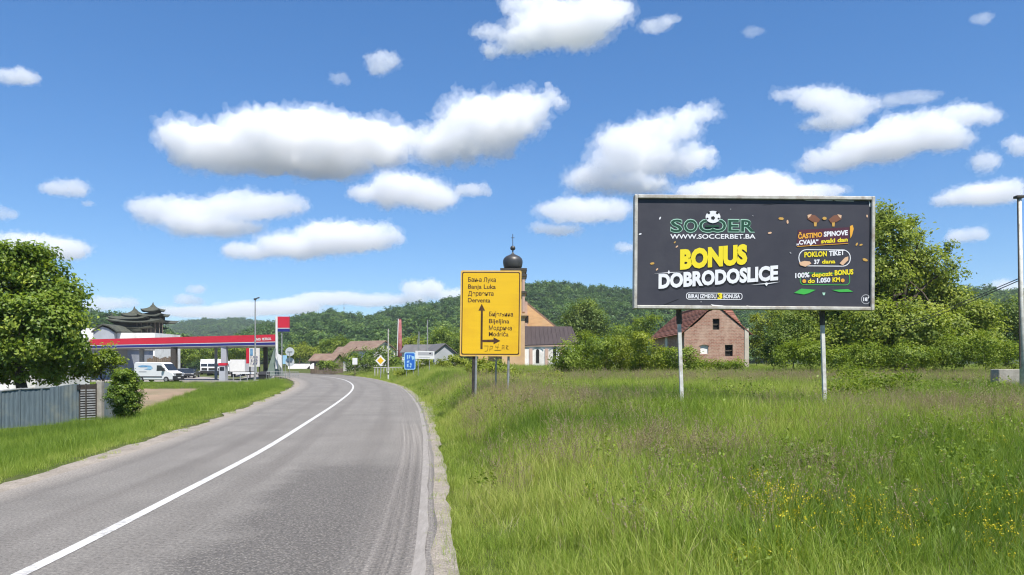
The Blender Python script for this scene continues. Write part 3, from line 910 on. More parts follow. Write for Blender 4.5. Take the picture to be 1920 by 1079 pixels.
def put(name, x, y, s, tint, protos, rng, label, cat, tilt=0.12, zoff=0.0):
    n = len(x)
    P = np.stack([x, y, gz(x, y) + zoff], 1)
    rot = np.stack([rng.normal(0, tilt, n), rng.normal(0, tilt, n), rng.uniform(0, 6.283, n)], 1)
    return scatter(name, P, rot, s, np.clip(tint, 0, 1), rng.integers(0, len(protos), n), protos, label=label, cat=cat)

def blob(x, y, items):
    v = np.zeros_like(x)
    for (cx, cy, rx, ry, k) in items:
        v = np.maximum(v, k * np.exp(-(((x - cx) / rx) ** 2 + ((y - cy) / ry) ** 2)))
    return v

# the meadow on the right
mzones = [(3.0, 8, 46, 1.0), (8, 14, 40, 1.05), (14, 24, 26, 1.2), (24, 42, 15, 1.25), (42, 75, 6, 1.4), (75, 125, 2, 1.6)]
x, y, s, rng = spread(mzones, lambda q: Rx(q) + 0.3, lambda q: 0.74 * q + 4, 41)
big = fbm(x * 0.22 + 3, y * 0.22 + 8, 4); fine = fbm(x * 0.9, y * 0.9 + 40, 3)
sr = x - Rx(y)
seedy = blob(x, y, [(0.3, 17.5, 2.6, 3.0, 1.0), (1.6, 10.2, 1.9, 1.6, 0.9), (9.3, 15.0, 3.0, 2.0, 0.9), (-0.6, 20.5, 1.2, 2.5, 0.8), (10, 33, 14, 4, 0.6), (3.6, 8.6, 1.0, 0.9, 0.5)])
lush = blob(x, y, [(3.6, 14.2, 3.2, 2.8, 1), (6, 7, 2.5, 2.5, 0.6), (7.5, 12, 3.5, 3, 0.7), (2.6, 6.6, 1.2, 1.2, 0.5)])
tint = 0.5 + (big - 0.5) * 1.3 + (fine - 0.5) * 0.7 + 0.16 * smooth(-sr, -3.0, 0) + 0.12 * seedy - 0.24 * lush + rng.normal(0, 0.10, len(x))
hs_ = s * rng.uniform(0.6, 1.4, len(x)) * (0.65 + 0.6 * big) * (0.5 + 0.5 * smooth(sr, 0.2, 1.8)) * (1 - 0.15 * seedy + 0.2 * lush)
put('meadow_grass', x, y, hs_, tint, gp, rng, 'tall uneven green grass filling the meadow right of the road', 'grass')
# short mown-looking grass along the right edge of the road
x, y, s, rng = spread([(3.0, 10, 40, 1.0), (10, 24, 26, 1.2), (24, 50, 12, 1.5), (50, 110, 4, 1.9)], lambda q: Rx(q) + 0.14 + 0.25 * fbm(q * 1.1, q * 0 + 31, 4), lambda q: Rx(q) + 1.7, 42)
put('verge_grass', x, y, s * rng.uniform(0.6, 1.4, len(x)), 0.62 + (fbm(x, y, 3) - 0.5) * 0.6 + rng.normal(0, 0.12, len(x)), gs, rng, 'short dusty grass along the right road edge', 'grass')
# odd tufts creeping over the gravel
x, y, s, rng = spread([(3.0, 12, 13, 0.55), (12, 30, 9, 0.7), (30, 60, 4, 1.0)], lambda q: Rx(q) + 0.03, lambda q: Rx(q) + 0.5, 51)
keep = rng.uniform(0, 1, len(x)) < np.clip((fbm(x * 1.3, y * 1.3, 3) - 0.35) * 2.2, 0.05, 1)
x, y, s = x[keep], y[keep], s[keep]
put('gravel_tufts', x, y, s * rng.uniform(0.4, 1.2, len(x)), 0.6 + rng.normal(0, 0.2, len(x)), gs, rng, 'small grass tufts creeping over the gravel at the right road edge', 'grass', zoff=0.05)
x, y, s, rng = spread([(7, 20, 10, 0.6), (20, 48, 5, 0.9)], lambda q: Lx(q) - 0.75, lambda q: Lx(q) - 0.2, 52)
keep = rng.uniform(0, 1, len(x)) < np.clip((fbm(x * 1.3, y * 1.3, 3) - 0.35) * 2.2, 0.05, 1)
x, y, s = x[keep], y[keep], s[keep]
put('gravel_tufts', x, y, s * rng.uniform(0.4, 1.2, len(x)), 0.6 + rng.normal(0, 0.2, len(x)), gs, rng, 'small grass tufts creeping over the left gravel shoulder', 'grass', zoff=0.05)
# seeding grasses
x, y, s, rng = spread([(3.0, 10, 16, 1.0), (10, 24, 16, 1.05), (24, 45, 8, 1.2), (45, 90, 1.6, 1.4)], lambda q: Rx(q) + 0.9, lambda q: 0.74 * q + 4, 43)
seedy = blob(x, y, [(0.3, 17.5, 2.6, 3.0, 1.0), (1.6, 10.2, 1.9, 1.6, 0.9), (9.3, 15.0, 3.0, 2.0, 0.9), (-0.6, 20.5, 1.2, 2.5, 0.8), (10, 33, 16, 5, 0.7), (3.6, 8.6, 1.0, 0.9, 0.5), (2.9, 7.0, 0.5, 0.6, 0.5)])
keep = rng.uniform(0, 1, len(x)) < np.clip(seedy * 1.1 + 0.06 + 0.7 * (fbm(x * 0.3 + 60, y * 0.3, 3) - 0.52), 0, 1)
x, y, s = x[keep], y[keep], s[keep]
put('seeding_grass', x, y, s * rng.uniform(0.7, 1.1, len(x)), 0.5 + rng.normal(0, 0.2, len(x)), sp, rng, 'purplish brown seeding grass in patches of the meadow', 'grass', 0.1)
# broad-leaved weeds
x, y, s, rng = spread([(3.0, 9, 14, 0.95), (9, 22, 6, 1.1), (22, 45, 1.5, 1.3)], lambda q: Rx(q) + 0.6, lambda q: 0.74 * q + 4, 44)
keep = rng.uniform(0, 1, len(x)) < np.clip((fbm(x * 0.35 + 20, y * 0.35, 3) - 0.4) * 3.2, 0.03, 1)
x, y, s = x[keep], y[keep], s[keep]
put('meadow_weeds', x, y, s * rng.uniform(0.7, 1.3, len(x)), 0.5 + rng.normal(0, 0.2, len(x)), wp, rng, 'broad-leaved weeds scattered among the meadow grass', 'weeds')
# dry straw lying among the green
x, y, s, rng = spread([(3.0, 10, 9, 1.0), (10, 24, 5, 1.1), (24, 50, 2, 1.4)], lambda q: Rx(q) + 0.5, lambda q: 0.74 * q + 4, 48)
keep = rng.uniform(0, 1, len(x)) < np.clip((fbm(x * 0.5 + 70, y * 0.5, 3) - 0.38) * 2.5 + 0.5 * smooth(-(x - Rx(y)), -2.5, 0), 0.02, 1)
x, y, s = x[keep], y[keep], s[keep]
put('dry_grass', x, y, s * rng.uniform(0.6, 1.2, len(x)), 0.6 + rng.normal(0, 0.2, len(x)), dp, rng, 'pale dry straw among the meadow grass', 'grass', 0.35)
# yellow flowers
spots = [(2.3, 6.3, 0.2, 0.25, 34), (2.75, 6.0, 0.13, 0.16, 10), (1.75, 5.1, 0.25, 0.2, 8), (2.5, 5.2, 0.2, 0.2, 9), (3.1, 5.9, 0.25, 0.25, 11), (3.45, 5.5, 0.15, 0.15, 6), (3.55, 4.95, 0.25, 0.25, 13), (3.9, 5.7, 0.15, 0.25, 7), (4.5, 6.6, 0.2, 0.25, 8), (1.1, 8.0, 0.2, 0.2, 4), (12, 24, 2, 1.5, 14), (6.0, 9.0, 0.8, 0.8, 6)]
rng = np.random.default_rng(45)
x = np.concatenate([rng.normal(a, c * 0.75, n) for a, b_, c, d, n in spots]); y = np.concatenate([rng.normal(b_, d * 0.75, n) for a, b_, c, d, n in spots])
put('yellow_wildflowers', x, y, rng.uniform(0.75, 1.15, len(x)), 0.5 + rng.normal(0, 0.15, len(x)), fp, rng, 'loose patches of yellow wildflowers low in the meadow', 'wildflowers')
# left verge
def lhi(q): return Lx(q) - 0.55 - 0.5 * fbm(q * 0.7, q * 0 + 11, 4)
def llo(q): return np.where(q < 34, np.minimum(-16.5 - (34 - q) * 0.35, Lx(q) - 8.0), np.where(q < 66, -9.8 - q * 0.255 - 1.2 * 0 + np.interp(q, [34, 66], [0.8, -0.9]), -70))
x, y, s, rng = spread([(7, 20, 34, 1.0), (20, 34, 24, 1.1), (34, 66, 12, 1.3), (66, 91, 2.6, 1.3)], llo, lhi, 46)
sl = Lx(y) - x
tint = 0.30 + (fbm(x * 0.3, y * 0.3 + 90, 4) - 0.5) * 0.8 + 0.14 * smooth(-sl, -2.0, -0.5) + rng.normal(0, 0.1, len(x))
put('verge_grass', x, y, s * (0.35 + 0.75 * smooth(sl, 0.8, 2.4) - 0.3 * smooth(sl, 4.5, 8)) * rng.uniform(0.6, 1.35, len(x)), tint, gp, rng, 'bright green grass bank left of the road', 'grass')
x, y, s, rng = spread([(7, 20, 34, 1.0), (20, 48, 14, 1.4), (48, 66, 5, 1.8)], lambda q: Lx(q) - 2.1, lhi, 47)
put('verge_grass', x, y, s * rng.uniform(0.6, 1.3, len(x)), 0.66 + (fbm(x, y, 3) - 0.5) * 0.5 + rng.normal(0, 0.1, len(x)), gs, rng, 'short dry grass beside the left gravel shoulder', 'grass')

# ------------------------------------------------------------------ trees and shrubs
def plant(name, label, cat, rows, Y, n, leaf, clus, mat, seed, trunk=None, r0=0.15, depth=0.8, jit=0.6, group=None, aspect=0.55, inner=0.22, floor=None, part='crown', up=0.35, every=1, shell=0.62, ncl=None):
    lob = lobes_px(rows, Y, depth, jit, seed)
    cx = sum(q[0] for q in lob) / len(lob)
    if trunk is not None:
        cx = ux(trunk, Y)
    base = (cx, Y, gzf(cx, Y))
    root = thing(name, label, cat, base, group)
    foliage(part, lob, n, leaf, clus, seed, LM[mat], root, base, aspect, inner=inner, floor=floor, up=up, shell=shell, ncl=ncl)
    top = max(q[2] for q in lob)
    b0 = Vector(base) - Vector((0, 0, 0.2))
    if trunk is not None:
        limbs(root, b0, (cx, Y, base[2] + (top - base[2]) * 0.75), r0, lob, seed, M['bark'], every=every)
    else:
        rnd = random.Random(seed)
        for q in lob:
            s0 = Vector((q[0] + rnd.uniform(-.3, .3) * q[3], q[1] + rnd.uniform(-.3, .3) * q[4], 0)); s0.z = gzf(s0.x, s0.y) - 0.05
            MB().path([s0, Vector((q[0] + rnd.uniform(-.5, .5) * q[3], q[1], q[2] + q[5] * 0.4))], [r0 * 0.35, r0 * 0.08], 5).build('stem', M['bark'], root)
    return root

plant('walnut_tree', 'big bright green broadleaf tree leaning over the grey fence on the left', 'tree',
      [(20, 520, 70, 62), (82, 540, 54, 58), (60, 610, 90, 70), (112, 622, 48, 55), (25, 665, 85, 52), (98, 676, 48, 40), (-50, 560, 90, 95), (122, 562, 32, 36), (5, 478, 44, 30), (72, 476, 26, 20), (-60, 660, 90, 70), (135, 650, 28, 34), (40, 500, 40, 35)],
      33, 42000, 0.19, 0.26, 'walnut', 501, trunk=40, r0=0.28, jit=0.8, floor=0.9, aspect=0.6)
plant('young_tree', 'young thin-stemmed tree with open crown between the big tree and the ivy hedge', 'tree',
      [(172, 684, 26, 11), (206, 662, 17, 13), (196, 690, 24, 8), (158, 700, 24, 10), (216, 682, 13, 7), (190, 674, 16, 9)],
      36, 3000, 0.15, 0.16, 'bush', 502, trunk=192, r0=0.06, jit=0.3, inner=0.05)
plant('ivy_hedge', 'dense ivy hedge overgrowing the end of the grey fence', 'hedge',
      [(234, 708, 17, 11), (236, 726, 16, 18), (235, 748, 16, 20), (228, 713, 13, 14), (243, 738, 10, 30), (224, 742, 10, 28), (244, 712, 9, 13), (234, 738, 17, 30), (232, 766, 16, 14), (243, 764, 11, 15), (224, 768, 10, 12), (223, 705, 9, 9), (246, 706, 8, 10), (234, 703, 14, 8)],
      31.6, 19000, 0.09, 0.09, 'ivy', 503, r0=0.06, depth=1.4, jit=0.2, part='foliage')
plant('broadleaf_tree', 'tall ragged olive green tree behind the right half of the billboard', 'tree',
      [(1680, 448, 42, 40), (1650, 500, 58, 58), (1712, 500, 58, 52), (1765, 522, 36, 40), (1600, 556, 85, 55), (1700, 575, 88, 60), (1788, 575, 42, 50), (1550, 625, 85, 50), (1640, 640, 78, 48), (1740, 640, 78, 48), (1818, 632, 45, 45), (1652, 405, 9, 26), (1664, 418, 9, 22), (1708, 422, 12, 15), (1728, 440, 12, 12), (1776, 470, 8, 22), (1790, 500, 14, 12), (1668, 395, 6, 16), (1640, 430, 26, 34), (1640, 610, 70, 50, -5), (1715, 620, 70, 52, -5.5), (1780, 630, 50, 45, -4), (1560, 650, 60, 36, -4), (1690, 655, 90, 30, -6), (1500, 600, 50, 50, 2), (1832, 598, 34, 40, 1), (1855, 640, 34, 40, 1)],
      52, 92000, 0.22, 0.36, 'olive', 504, trunk=1690, r0=0.4, jit=2.2, floor=0.1, inner=0.3, shell=0.6)
plant('shrub', 'bright yellow green shrub beside the right corner of the brick ruin', 'shrub',
      [(1424, 620, 20, 34), (1432, 655, 26, 28), (1450, 600, 18, 22)], 82, 5000, 0.21, 0.3, 'yellowbush', 505, r0=0.1, group='shrubs')
plant('shrub', 'dark leafy shrub in front of the big olive tree, left of the right billboard post', 'shrub',
      [(1470, 640, 34, 42), (1490, 610, 36, 32), (1450, 660, 18, 26)], 50, 7000, 0.15, 0.26, 'deep', 506, r0=0.1, group='shrubs')
plant('shrub', 'low bright shrub behind the foot of the right billboard post', 'shrub',
      [(1480, 664, 34, 22), (1520, 662, 36, 26), (1560, 668, 34, 22)], 40, 6000, 0.11, 0.18, 'bush', 507, r0=0.06, group='shrubs')
plant('shrub', 'wide low shrub bank under the right side of the big olive tree', 'shrub',
      [(1620, 664, 50, 24), (1700, 668, 56, 24), (1780, 660, 50, 32), (1850, 656, 42, 36), (1900, 664, 34, 26)], 44, 14000, 0.13, 0.22, 'bush', 508, r0=0.06, group='shrubs')
plant('shrub', 'weedy green shrub growing right behind the right billboard post', 'shrub',
      [(1585, 728, 40, 10), (1640, 716, 46, 13), (1690, 706, 40, 10), (1600, 700, 30, 10, 3), (1565, 738, 16, 7)], 19, 3000, 0.07, 0.2, 'bush', 509, r0=0.03, group='shrubs')
plant('broadleaf_tree', 'dark green trees crown behind the wires, left of the tall right pole', 'tree',
      [(1860, 600, 40, 34), (1895, 590, 36, 32), (1930, 605, 40, 40), (1880, 640, 50, 34)], 75, 9000, 0.22, 0.4, 'deep', 510, trunk=1885, r0=0.25, jit=2)
plant('broadleaf_tree', 'round dark green tree between the church and the billboard', 'tree',
      [(1095, 596, 34, 28), (1075, 604, 22, 24), (1116, 608, 22, 22), (1095, 618, 34, 22), (1098, 582, 20, 16)], 126, 9000, 0.36, 0.66, 'deep', 511, trunk=1096, r0=0.25, jit=1)
plant('broadleaf_tree', 'small bright tree with a bare fork by the left eave of the brick ruin', 'tree',
      [(1210, 610, 22, 20), (1190, 625, 24, 20), (1225, 600, 12, 12), (1165, 628, 24, 18)], 100, 4200, 0.25, 0.45, 'bush', 512, trunk=1208, r0=0.16, jit=1)
HEDGE = [
    ('shrub at the left end of the hedge row, touching the church wall', [(1066, 668, 28, 28), (1050, 684, 16, 16)], 'bush', 3400),
    ('largest and tallest shrub of the hedge row right of the church', [(1098, 658, 38, 32), (1085, 680, 36, 20), (1128, 654, 30, 30)], 'bush', 6000),
    ('yellowish shrub in the middle of the hedge row', [(1155, 652, 30, 28), (1140, 684, 34, 16), (1172, 665, 24, 28)], 'yellowbush', 5200),
    ('yellow-tipped shrub just left of the brick ruin', [(1198, 650, 22, 30), (1205, 684, 30, 16), (1225, 668, 22, 22)], 'yellowbush', 4600),
    ('green shrub in front of the shaded side wall of the brick ruin', [(1255, 672, 26, 22), (1240, 686, 24, 12), (1290, 672, 18, 22), (1272, 684, 22, 12)], 'bush', 4600),
    ('low shrub spreading under the windows of the brick ruin', [(1312, 684, 24, 9), (1345, 686, 26, 8), (1380, 684, 22, 8)], 'bush', 3200)]
for i, (lab, rows, mt, n) in enumerate(HEDGE):
    plant('hedge_shrub', lab, 'shrub', rows, 46 + (i % 3) * 1.5, n, 0.13, 0.2, mt, 520 + i, r0=0.06, group='hedge shrubs at the far side of the meadow', depth=1.0)
REEDS = [
    ('tall leafy weeds left of the yellow sign behind the blue sign posts', [(800, 692, 30, 22), (770, 700, 24, 14)], 3600),
    ('tall leafy weeds at the left edge of the yellow sign', [(845, 690, 28, 24), (870, 696, 22, 18)], 3600),
    ('tall leafy weeds under the yellow sign', [(905, 694, 28, 18), (935, 696, 24, 16)], 3600),
    ('tall leafy weeds right of the yellow sign in front of the church', [(975, 714, 26, 10), (1010, 716, 24, 9), (1040, 714, 18, 9)], 3600)]
for i, (lab, rows, n) in enumerate(REEDS):
    plant('weed_clump', lab, 'weeds', rows, (76, 72, 38, 34)[i], n, 0.26 if i > 1 else 0.4, 0.2, 'yellowbush', 530 + i, r0=0.04, group='tall weeds behind the yellow sign', depth=0.9, aspect=0.22, up=0.1)
FAR = [
    ('broadleaf_tree', 'trees behind the station forecourt, left of the parked trucks', 'tree', [(345, 664, 22, 16), (372, 660, 24, 18), (395, 664, 20, 16)], 175, 'bush', 340),
    ('broadleaf_tree', 'trees behind the white trucks and under the right part of the canopy', 'tree', [(420, 662, 22, 18), (446, 660, 24, 18), (470, 664, 18, 18)], 172, 'bush', 445),
    ('broadleaf_tree', 'bright green tree right of the station sign tower', 'tree', [(560, 660, 20, 18), (580, 664, 18, 16), (545, 668, 14, 14)], 185, 'yellowbush', 562),
    ('broadleaf_tree', 'trees behind the brown roofed houses on the far road side', 'tree', [(615, 652, 22, 16), (640, 646, 20, 14), (600, 662, 16, 12)], 190, 'bush', 618),
    ('broadleaf_tree', 'trees on the slope left of the yellow sign', 'tree', [(835, 636, 26, 24), (812, 644, 20, 18), (858, 645, 18, 22)], 150, 'bush', 835),
    ('broadleaf_tree', 'bright trees on the slope behind the blue sign', 'tree', [(780, 646, 18, 12), (760, 650, 14, 10)], 165, 'yellowbush', 775),
]
for i, (nm, lab, cat, rows, Yq, mt, tr_) in enumerate(FAR):
    plant(nm, lab, cat, rows, Yq, 3600, 0.4, 0.6, mt, 540 + i, trunk=tr_, r0=0.2, jit=2, group='trees at the foot of the hills')
plant('hedge', 'dark leafy hedge in front of the long brown-roofed house', 'hedge',
      [(660, 678, 20, 18), (690, 672, 24, 22), (720, 672, 24, 22), (742, 684, 16, 13)], 116, 8000, 0.26, 0.4, 'ivy', 550, r0=0.08, part='foliage')
plant('hedge', 'small hedge before the little brown-roofed shed', 'hedge', [(610, 684, 14, 8), (628, 686, 10, 6)], 128, 1500, 0.28, 0.4, 'bush', 551, r0=0.08, part='foliage')
plant('grass_tussock', 'dark green grass tussock on the gravel at the right road edge', 'grass tussock', [(803, 744, 11, 8), (797, 748, 8, 5)], 38, 900, 0.2, 0.1, 'deep', 552, r0=0.02, aspect=0.15, part='foliage')

# ------------------------------------------------------------------ flat print and lettering helpers
_CAP = {}
def text_mesh(body, weight):
    cu = bpy.data.curves.new('lettering', 'FONT')
    cu.body = body
    cu.offset = weight
    cu.resolution_u = 3
    o = bpy.data.objects.new('lettering', cu)
    COL.objects.link(o)
    me = bpy.data.meshes.new_from_object(o.evaluated_get(bpy.context.evaluated_depsgraph_get()))
    bpy.data.objects.remove(o); bpy.data.curves.remove(cu)
    return me

def lettering(body, bl, br, h, B, off, mat, parent, weight=0.0, name='lettering', mirror=False, slant=0.0):
    """words whose baseline runs from bl to br (panel units) with cap height h"""
    if weight not in _CAP:
        q = text_mesh('H', weight)
        _CAP[weight] = (min(v.co.y for v in q.vertices), max(v.co.y for v in q.vertices))
        bpy.data.meshes.remove(q)
    y0, y1 = _CAP[weight]
    me = text_mesh(body, weight)
    xs_ = [v.co.x for v in me.vertices]
    x0, x1 = min(xs_), max(xs_)
    org = ORG[parent.name]
    for v in me.vertices:
        a = (v.co.x - x0) / (x1 - x0); b_ = (v.co.y - y0) / (y1 - y0)
        if mirror:
            a = 1 - a
        v.co = B(bl[0] + (br[0] - bl[0]) * a + slant * b_ * h, bl[1] + (br[1] - bl[1]) * a - b_ * h, off) - org
    me.materials.clear()
    me.name = name
    return link(name, me, mat, parent)

def flat(pts, B, off, mat, parent, name, thick=0.004):
    a = [B(u, v, off + thick) for u, v in pts]
    b_ = [B(u, v, off) for u, v in pts]
    return MB().prism(a, b_).build(name, mat, parent)

def ring(pts_out, pts_in, B, off, mat, parent, name):
    mb = MB()
    n = len(pts_out)
    mb.add([B(u, v, off) for u, v in pts_out] + [B(u, v, off) for u, v in pts_in], [(i, (i + 1) % n, n + (i + 1) % n, n + i) for i in range(n)])
    return mb.build(name, mat, parent)

def rrect(x0, y0, x1, y1, r, n=5):
    out = []
    for cx, cy, a0 in ((x1 - r, y0 + r, -90), (x1 - r, y1 - r, 0), (x0 + r, y1 - r, 90), (x0 + r, y0 + r, 180)):
        for i in range(n + 1):
            a = R(a0 + 90 * i / n)
            out.append((cx + r * math.cos(a), cy + r * math.sin(a)))
    return out

def disc(cx, cy, rx, ry=None, n=20):
    ry = ry or rx
    return [(cx + rx * math.cos(2 * math.pi * i / n), cy + ry * math.sin(2 * math.pi * i / n)) for i in range(n)]

def flatmat(name, c, rough=0.5):
    return pmat(name, c, tuple(x * 0.93 for x in c), rough, scale=3)

for nm, c in (('p_slate', (0.036, 0.036, 0.050)), ('p_white', (0.85, 0.85, 0.88)), ('p_yellow', (0.88, 0.72, 0.02)), ('p_gold', (0.62, 0.36, 0.08)), ('p_mint', (0.40, 0.66, 0.52)), ('p_dgreen', (0.010, 0.07, 0.035)),
              ('p_green', (0.06, 0.46, 0.07)), ('p_maroon', (0.085, 0.02, 0.04)), ('p_orange', (0.85, 0.42, 0.04)), ('p_brown', (0.22, 0.09, 0.05)), ('p_skin', (0.75, 0.48, 0.3)), ('p_violet', (0.10, 0.06, 0.22)), ('p_black', (0.012, 0.012, 0.014)), ('p_grey', (0.42, 0.42, 0.44))):
    M[nm] = flatmat(nm[2:] + '_print', c)
M['p_slate'] = pmat('dark_poster', (0.036, 0.036, 0.050), (0.047, 0.046, 0.060), 0.55, scale=1.2, bump=0.35, bscale=2.2, dirt=(0.058, 0.058, 0.07))

# ------------------------------------------------------------------ billboard
YB = 16.2
KB = YB / F
bgx, bgz = ux(1413, YB), gzf(ux(1413, YB), YB)
bill = thing('billboard', 'wide dark advertising billboard on two steel posts standing in the meadow', 'billboard', (bgx, YB, bgz))
_roll = R(0.45)
def BB(u, v, off=0.0):
    x, z = (u - 1413) * KB, (475 - v) * KB
    return Vector((bgx + x * math.cos(_roll) + z * math.sin(_roll), YB - off, HC + (VH - 475) * KB + z * math.cos(_roll) - x * math.sin(_roll)))
def bbox(u0, u1, v0, v1, o0, o1, mat, name, bevel=0):
    a = [BB(u0, v0, o0), BB(u1, v0, o0), BB(u1, v1, o0), BB(u0, v1, o0)]
    b_ = [BB(u0, v0, o1), BB(u1, v0, o1), BB(u1, v1, o1), BB(u0, v1, o1)]
    return MB().prism(a, b_).build(name, mat, bill, bevel=bevel)
bbox(1193, 1633, 374, 574, -0.10, 0.0, M['p_slate'], 'poster_panel')
bbox(1188.4, 1194.6, 367.5, 581, -0.16, 0.06, M['frame'], 'frame_rail', 0.012)
bbox(1632, 1638.4, 367.5, 581, -0.16, 0.06, M['frame'], 'frame_rail', 0.012)
bbox(1194.6, 1632, 367.5, 374.5, -0.16, 0.055, M['frame'], 'frame_rail', 0.012)
bbox(1194.6, 1632, 574.5, 581, -0.16, 0.055, M['frame'], 'frame_rail', 0.012)
for uu_ in (1270, 1360, 1470, 1570):
    bbox(uu_, uu_ + 6, 376, 573, -0.22, -0.102, M['darksteel'], 'back_batten')
for (u0, u1) in ((1278, 1285), (1550.5, 1556.5)):
    g0 = gzf(ux(u1, YB), YB)
    p0 = BB(u0, 578, -0.24); p1 = Vector((ux(u1, YB), YB + 0.24, g0 - 0.4))
    mb = MB()
    hw_ = 0.037
    mb.prism([p0 + Vector((-hw_, -hw_, 0)), p0 + Vector((hw_, -hw_, 0)), p0 + Vector((hw_, hw_, 0)), p0 + Vector((-hw_, hw_, 0))],
             [p1 + Vector((-hw_, -hw_, 0)), p1 + Vector((hw_, -hw_, 0)), p1 + Vector((hw_, hw_, 0)), p1 + Vector((-hw_, hw_, 0))])
    mb.build('post', M['postpaint'], bill)
    MB().tube(p0 + Vector((0, 0, 0.1)), p0.lerp(p1, 0.13), 0.062, n=8).build('dark_post_top', M['darksteel'], bill)  # dark tube gives each post a darker upper end
    p2 = BB(u0, 400, -0.24)
    MB().tube(p0, p2, 0.05, n=6).build('post_extension', M['darksteel'], bill)
for k_, (u0, v0, du, dv) in enumerate(((1333, 574.5, 24, 3), (1400, 575, 14, 1.6), (1500, 375.5, 60, 1.8), (1560, 376, 40, 2.2), (1240, 374.5, 40, 1.4), (1628, 384, 6, 10))):
    flat([(u0, v0 - dv), (u0 + du * 0.3, v0 - dv * 0.6), (u0 + du, v0 - dv * 0.2), (u0 + du, v0 + dv * 0.4), (u0 + du * 0.2, v0 + dv * 0.2)], BB, 0.003, M['white'], bill, 'torn_paper')
# logo
def outlined(body, bl, br, h, mirror=False):
    lettering(body, bl, br, h, BB, 0.006, M['p_mint'], bill, 0.05, mirror=mirror)
    ix = (br[0] - bl[0]) * 0.045
    lettering(body, (bl[0] + ix, bl[1] - 1.6), (br[0] - ix, br[1] - 1.6), h - 3.2, BB, 0.009, M['p_dgreen'], bill, 0.012, mirror=mirror)
outlined('S', (1256, 438), (1280, 438), 26)
outlined('O', (1281, 438), (1308, 438), 26)
outlined('C', (1309, 437.5), (1337, 437.5), 26)
outlined('C', (1335, 437), (1362, 437), 26, True)
outlined('E', (1364, 436.5), (1386, 436.5), 25)
outlined('R', (1388, 436.5), (1415, 436.5), 25)
flat([(1322, 424), (1348, 423), (1348, 426.5), (1322, 427.5)], BB, 0.011, M['p_dgreen'], bill, 'logo_clasp')
ball = flat(disc(1336, 408, 14, 11.5), BB, 0.012, M['p_white'], bill, 'logo_ball')
for cx_, cy_, r_ in ((1336, 410, 4.2), (1328, 400.5, 3.0), (1344, 400.5, 3.0), (1325.5, 411, 2.2), (1346.5, 411, 2.2)):
    flat(disc(cx_, cy_, r_, r_ * 0.9, 5), BB, 0.0165, M['p_black'], ball, 'ball_patch', 0.002)
lettering('WWW.SOCCERBET.BA', (1256.5, 449.5), (1416, 448), 8.6, BB, 0.006, M['p_white'], bill, 0.02)
# headline
lettering('BONUS', (1275, 509.5), (1402, 498), 38, BB, 0.005, M['p_black'], bill, 0.085)
lettering('BONUS', (1275, 507.5), (1401, 496), 38, BB, 0.010, M['p_yellow'], bill, 0.062)
lettering('DOBRODOSLICE', (1236, 546.5), (1460, 528.5), 28, BB, 0.005, M['p_black'], bill, 0.085)
lettering('DOBRODOSLICE', (1235, 543.5), (1459, 525.5), 28, BB, 0.011, M['p_white'], bill, 0.05)
flat([(1226, 515), (1252, 512.5), (1254, 508), (1256, 512), (1282, 511.5), (1256, 513.5), (1254, 516), (1252, 513.8)], BB, 0.016, M['p_white'], bill, 'sparkle', 0.002)
flat([(1408, 534.5), (1434, 531.5), (1437, 530), (1440, 531), (1463, 528.5), (1440, 533), (1437, 537), (1434, 533)], BB, 0.016, M['p_white'], bill, 'sparkle', 0.002)
ring(rrect(1287, 550, 1392.5, 563, 5), rrect(1288.2, 551.2, 1391.3, 561.8, 4), BB, 0.006, M['p_white'], bill, 'caption_outline')
lettering('BIRAJ IZMEĐU', (1291, 560.5), (1344, 560.5), 7.6, BB, 0.006, M['p_white'], bill, 0.03)
lettering('3', (1346, 562), (1355, 561.5), 11.5, BB, 0.008, M['p_yellow'], bill, 0.05)
lettering('BONUSA', (1357, 560.5), (1388, 560), 7.6, BB, 0.006, M['p_white'], bill, 0.03)
# right-hand column
flat([(1496, 431), (1592, 425), (1590, 455), (1493, 461)], BB, 0.003, M['p_maroon'], bill, 'print_band')
lettering('ČASTIMO', (1496, 448), (1541, 444), 9.5, BB, 0.008, M['p_orange'], bill, 0.04)
lettering('SPINOVE', (1544, 443.5), (1589, 440), 9.5, BB, 0.008, M['p_white'], bill, 0.04)
lettering('„CVAJA“', (1493, 459), (1534, 456.5), 8.5, BB, 0.008, M['p_white'], bill, 0.04)
lettering('svaki dan', (1539, 456), (1589, 452), 8.0, BB, 0.008, M['p_yellow'], bill, 0.035)
flat([(1494, 461.5), (1590, 455), (1590, 456), (1494, 462.6)], BB, 0.006, M['p_orange'], bill, 'print_line')
ring(rrect(1497, 467, 1595, 499, 15), rrect(1498.6, 468.6, 1593.4, 497.4, 13.5), BB, 0.006, M['p_white'], bill, 'print_outline')
lettering('POKLON', (1508, 482.5), (1550, 480), 10, BB, 0.008, M['p_yellow'], bill, 0.04)
lettering('TIKET', (1554, 480), (1583, 477), 10, BB, 0.008, M['p_white'], bill, 0.04)
lettering('37', (1526, 495), (1537, 494.5), 8.5, BB, 0.008, M['p_white'], bill, 0.04)
lettering('dana', (1541, 494), (1566, 493), 7.6, BB, 0.008, M['p_yellow'], bill, 0.035)
flat([(1498, 492), (1508, 489), (1518, 490), (1521, 494), (1510, 500), (1500, 497)], BB, 0.010, M['p_skin'], bill, 'print_hand')
flat([(1574, 493), (1584, 482), (1590, 480), (1590, 487), (1580, 497)], BB, 0.010, M['p_skin'], bill, 'print_hand')
ring(rrect(1500, 511, 1594, 534, 8), rrect(1501.2, 512.2, 1592.8, 532.8, 7), BB, 0.005, M['p_green'], bill, 'print_outline')
lettering('100%', (1491, 521.5), (1518, 519.5), 9.5, BB, 0.008, M['p_white'], bill, 0.035)
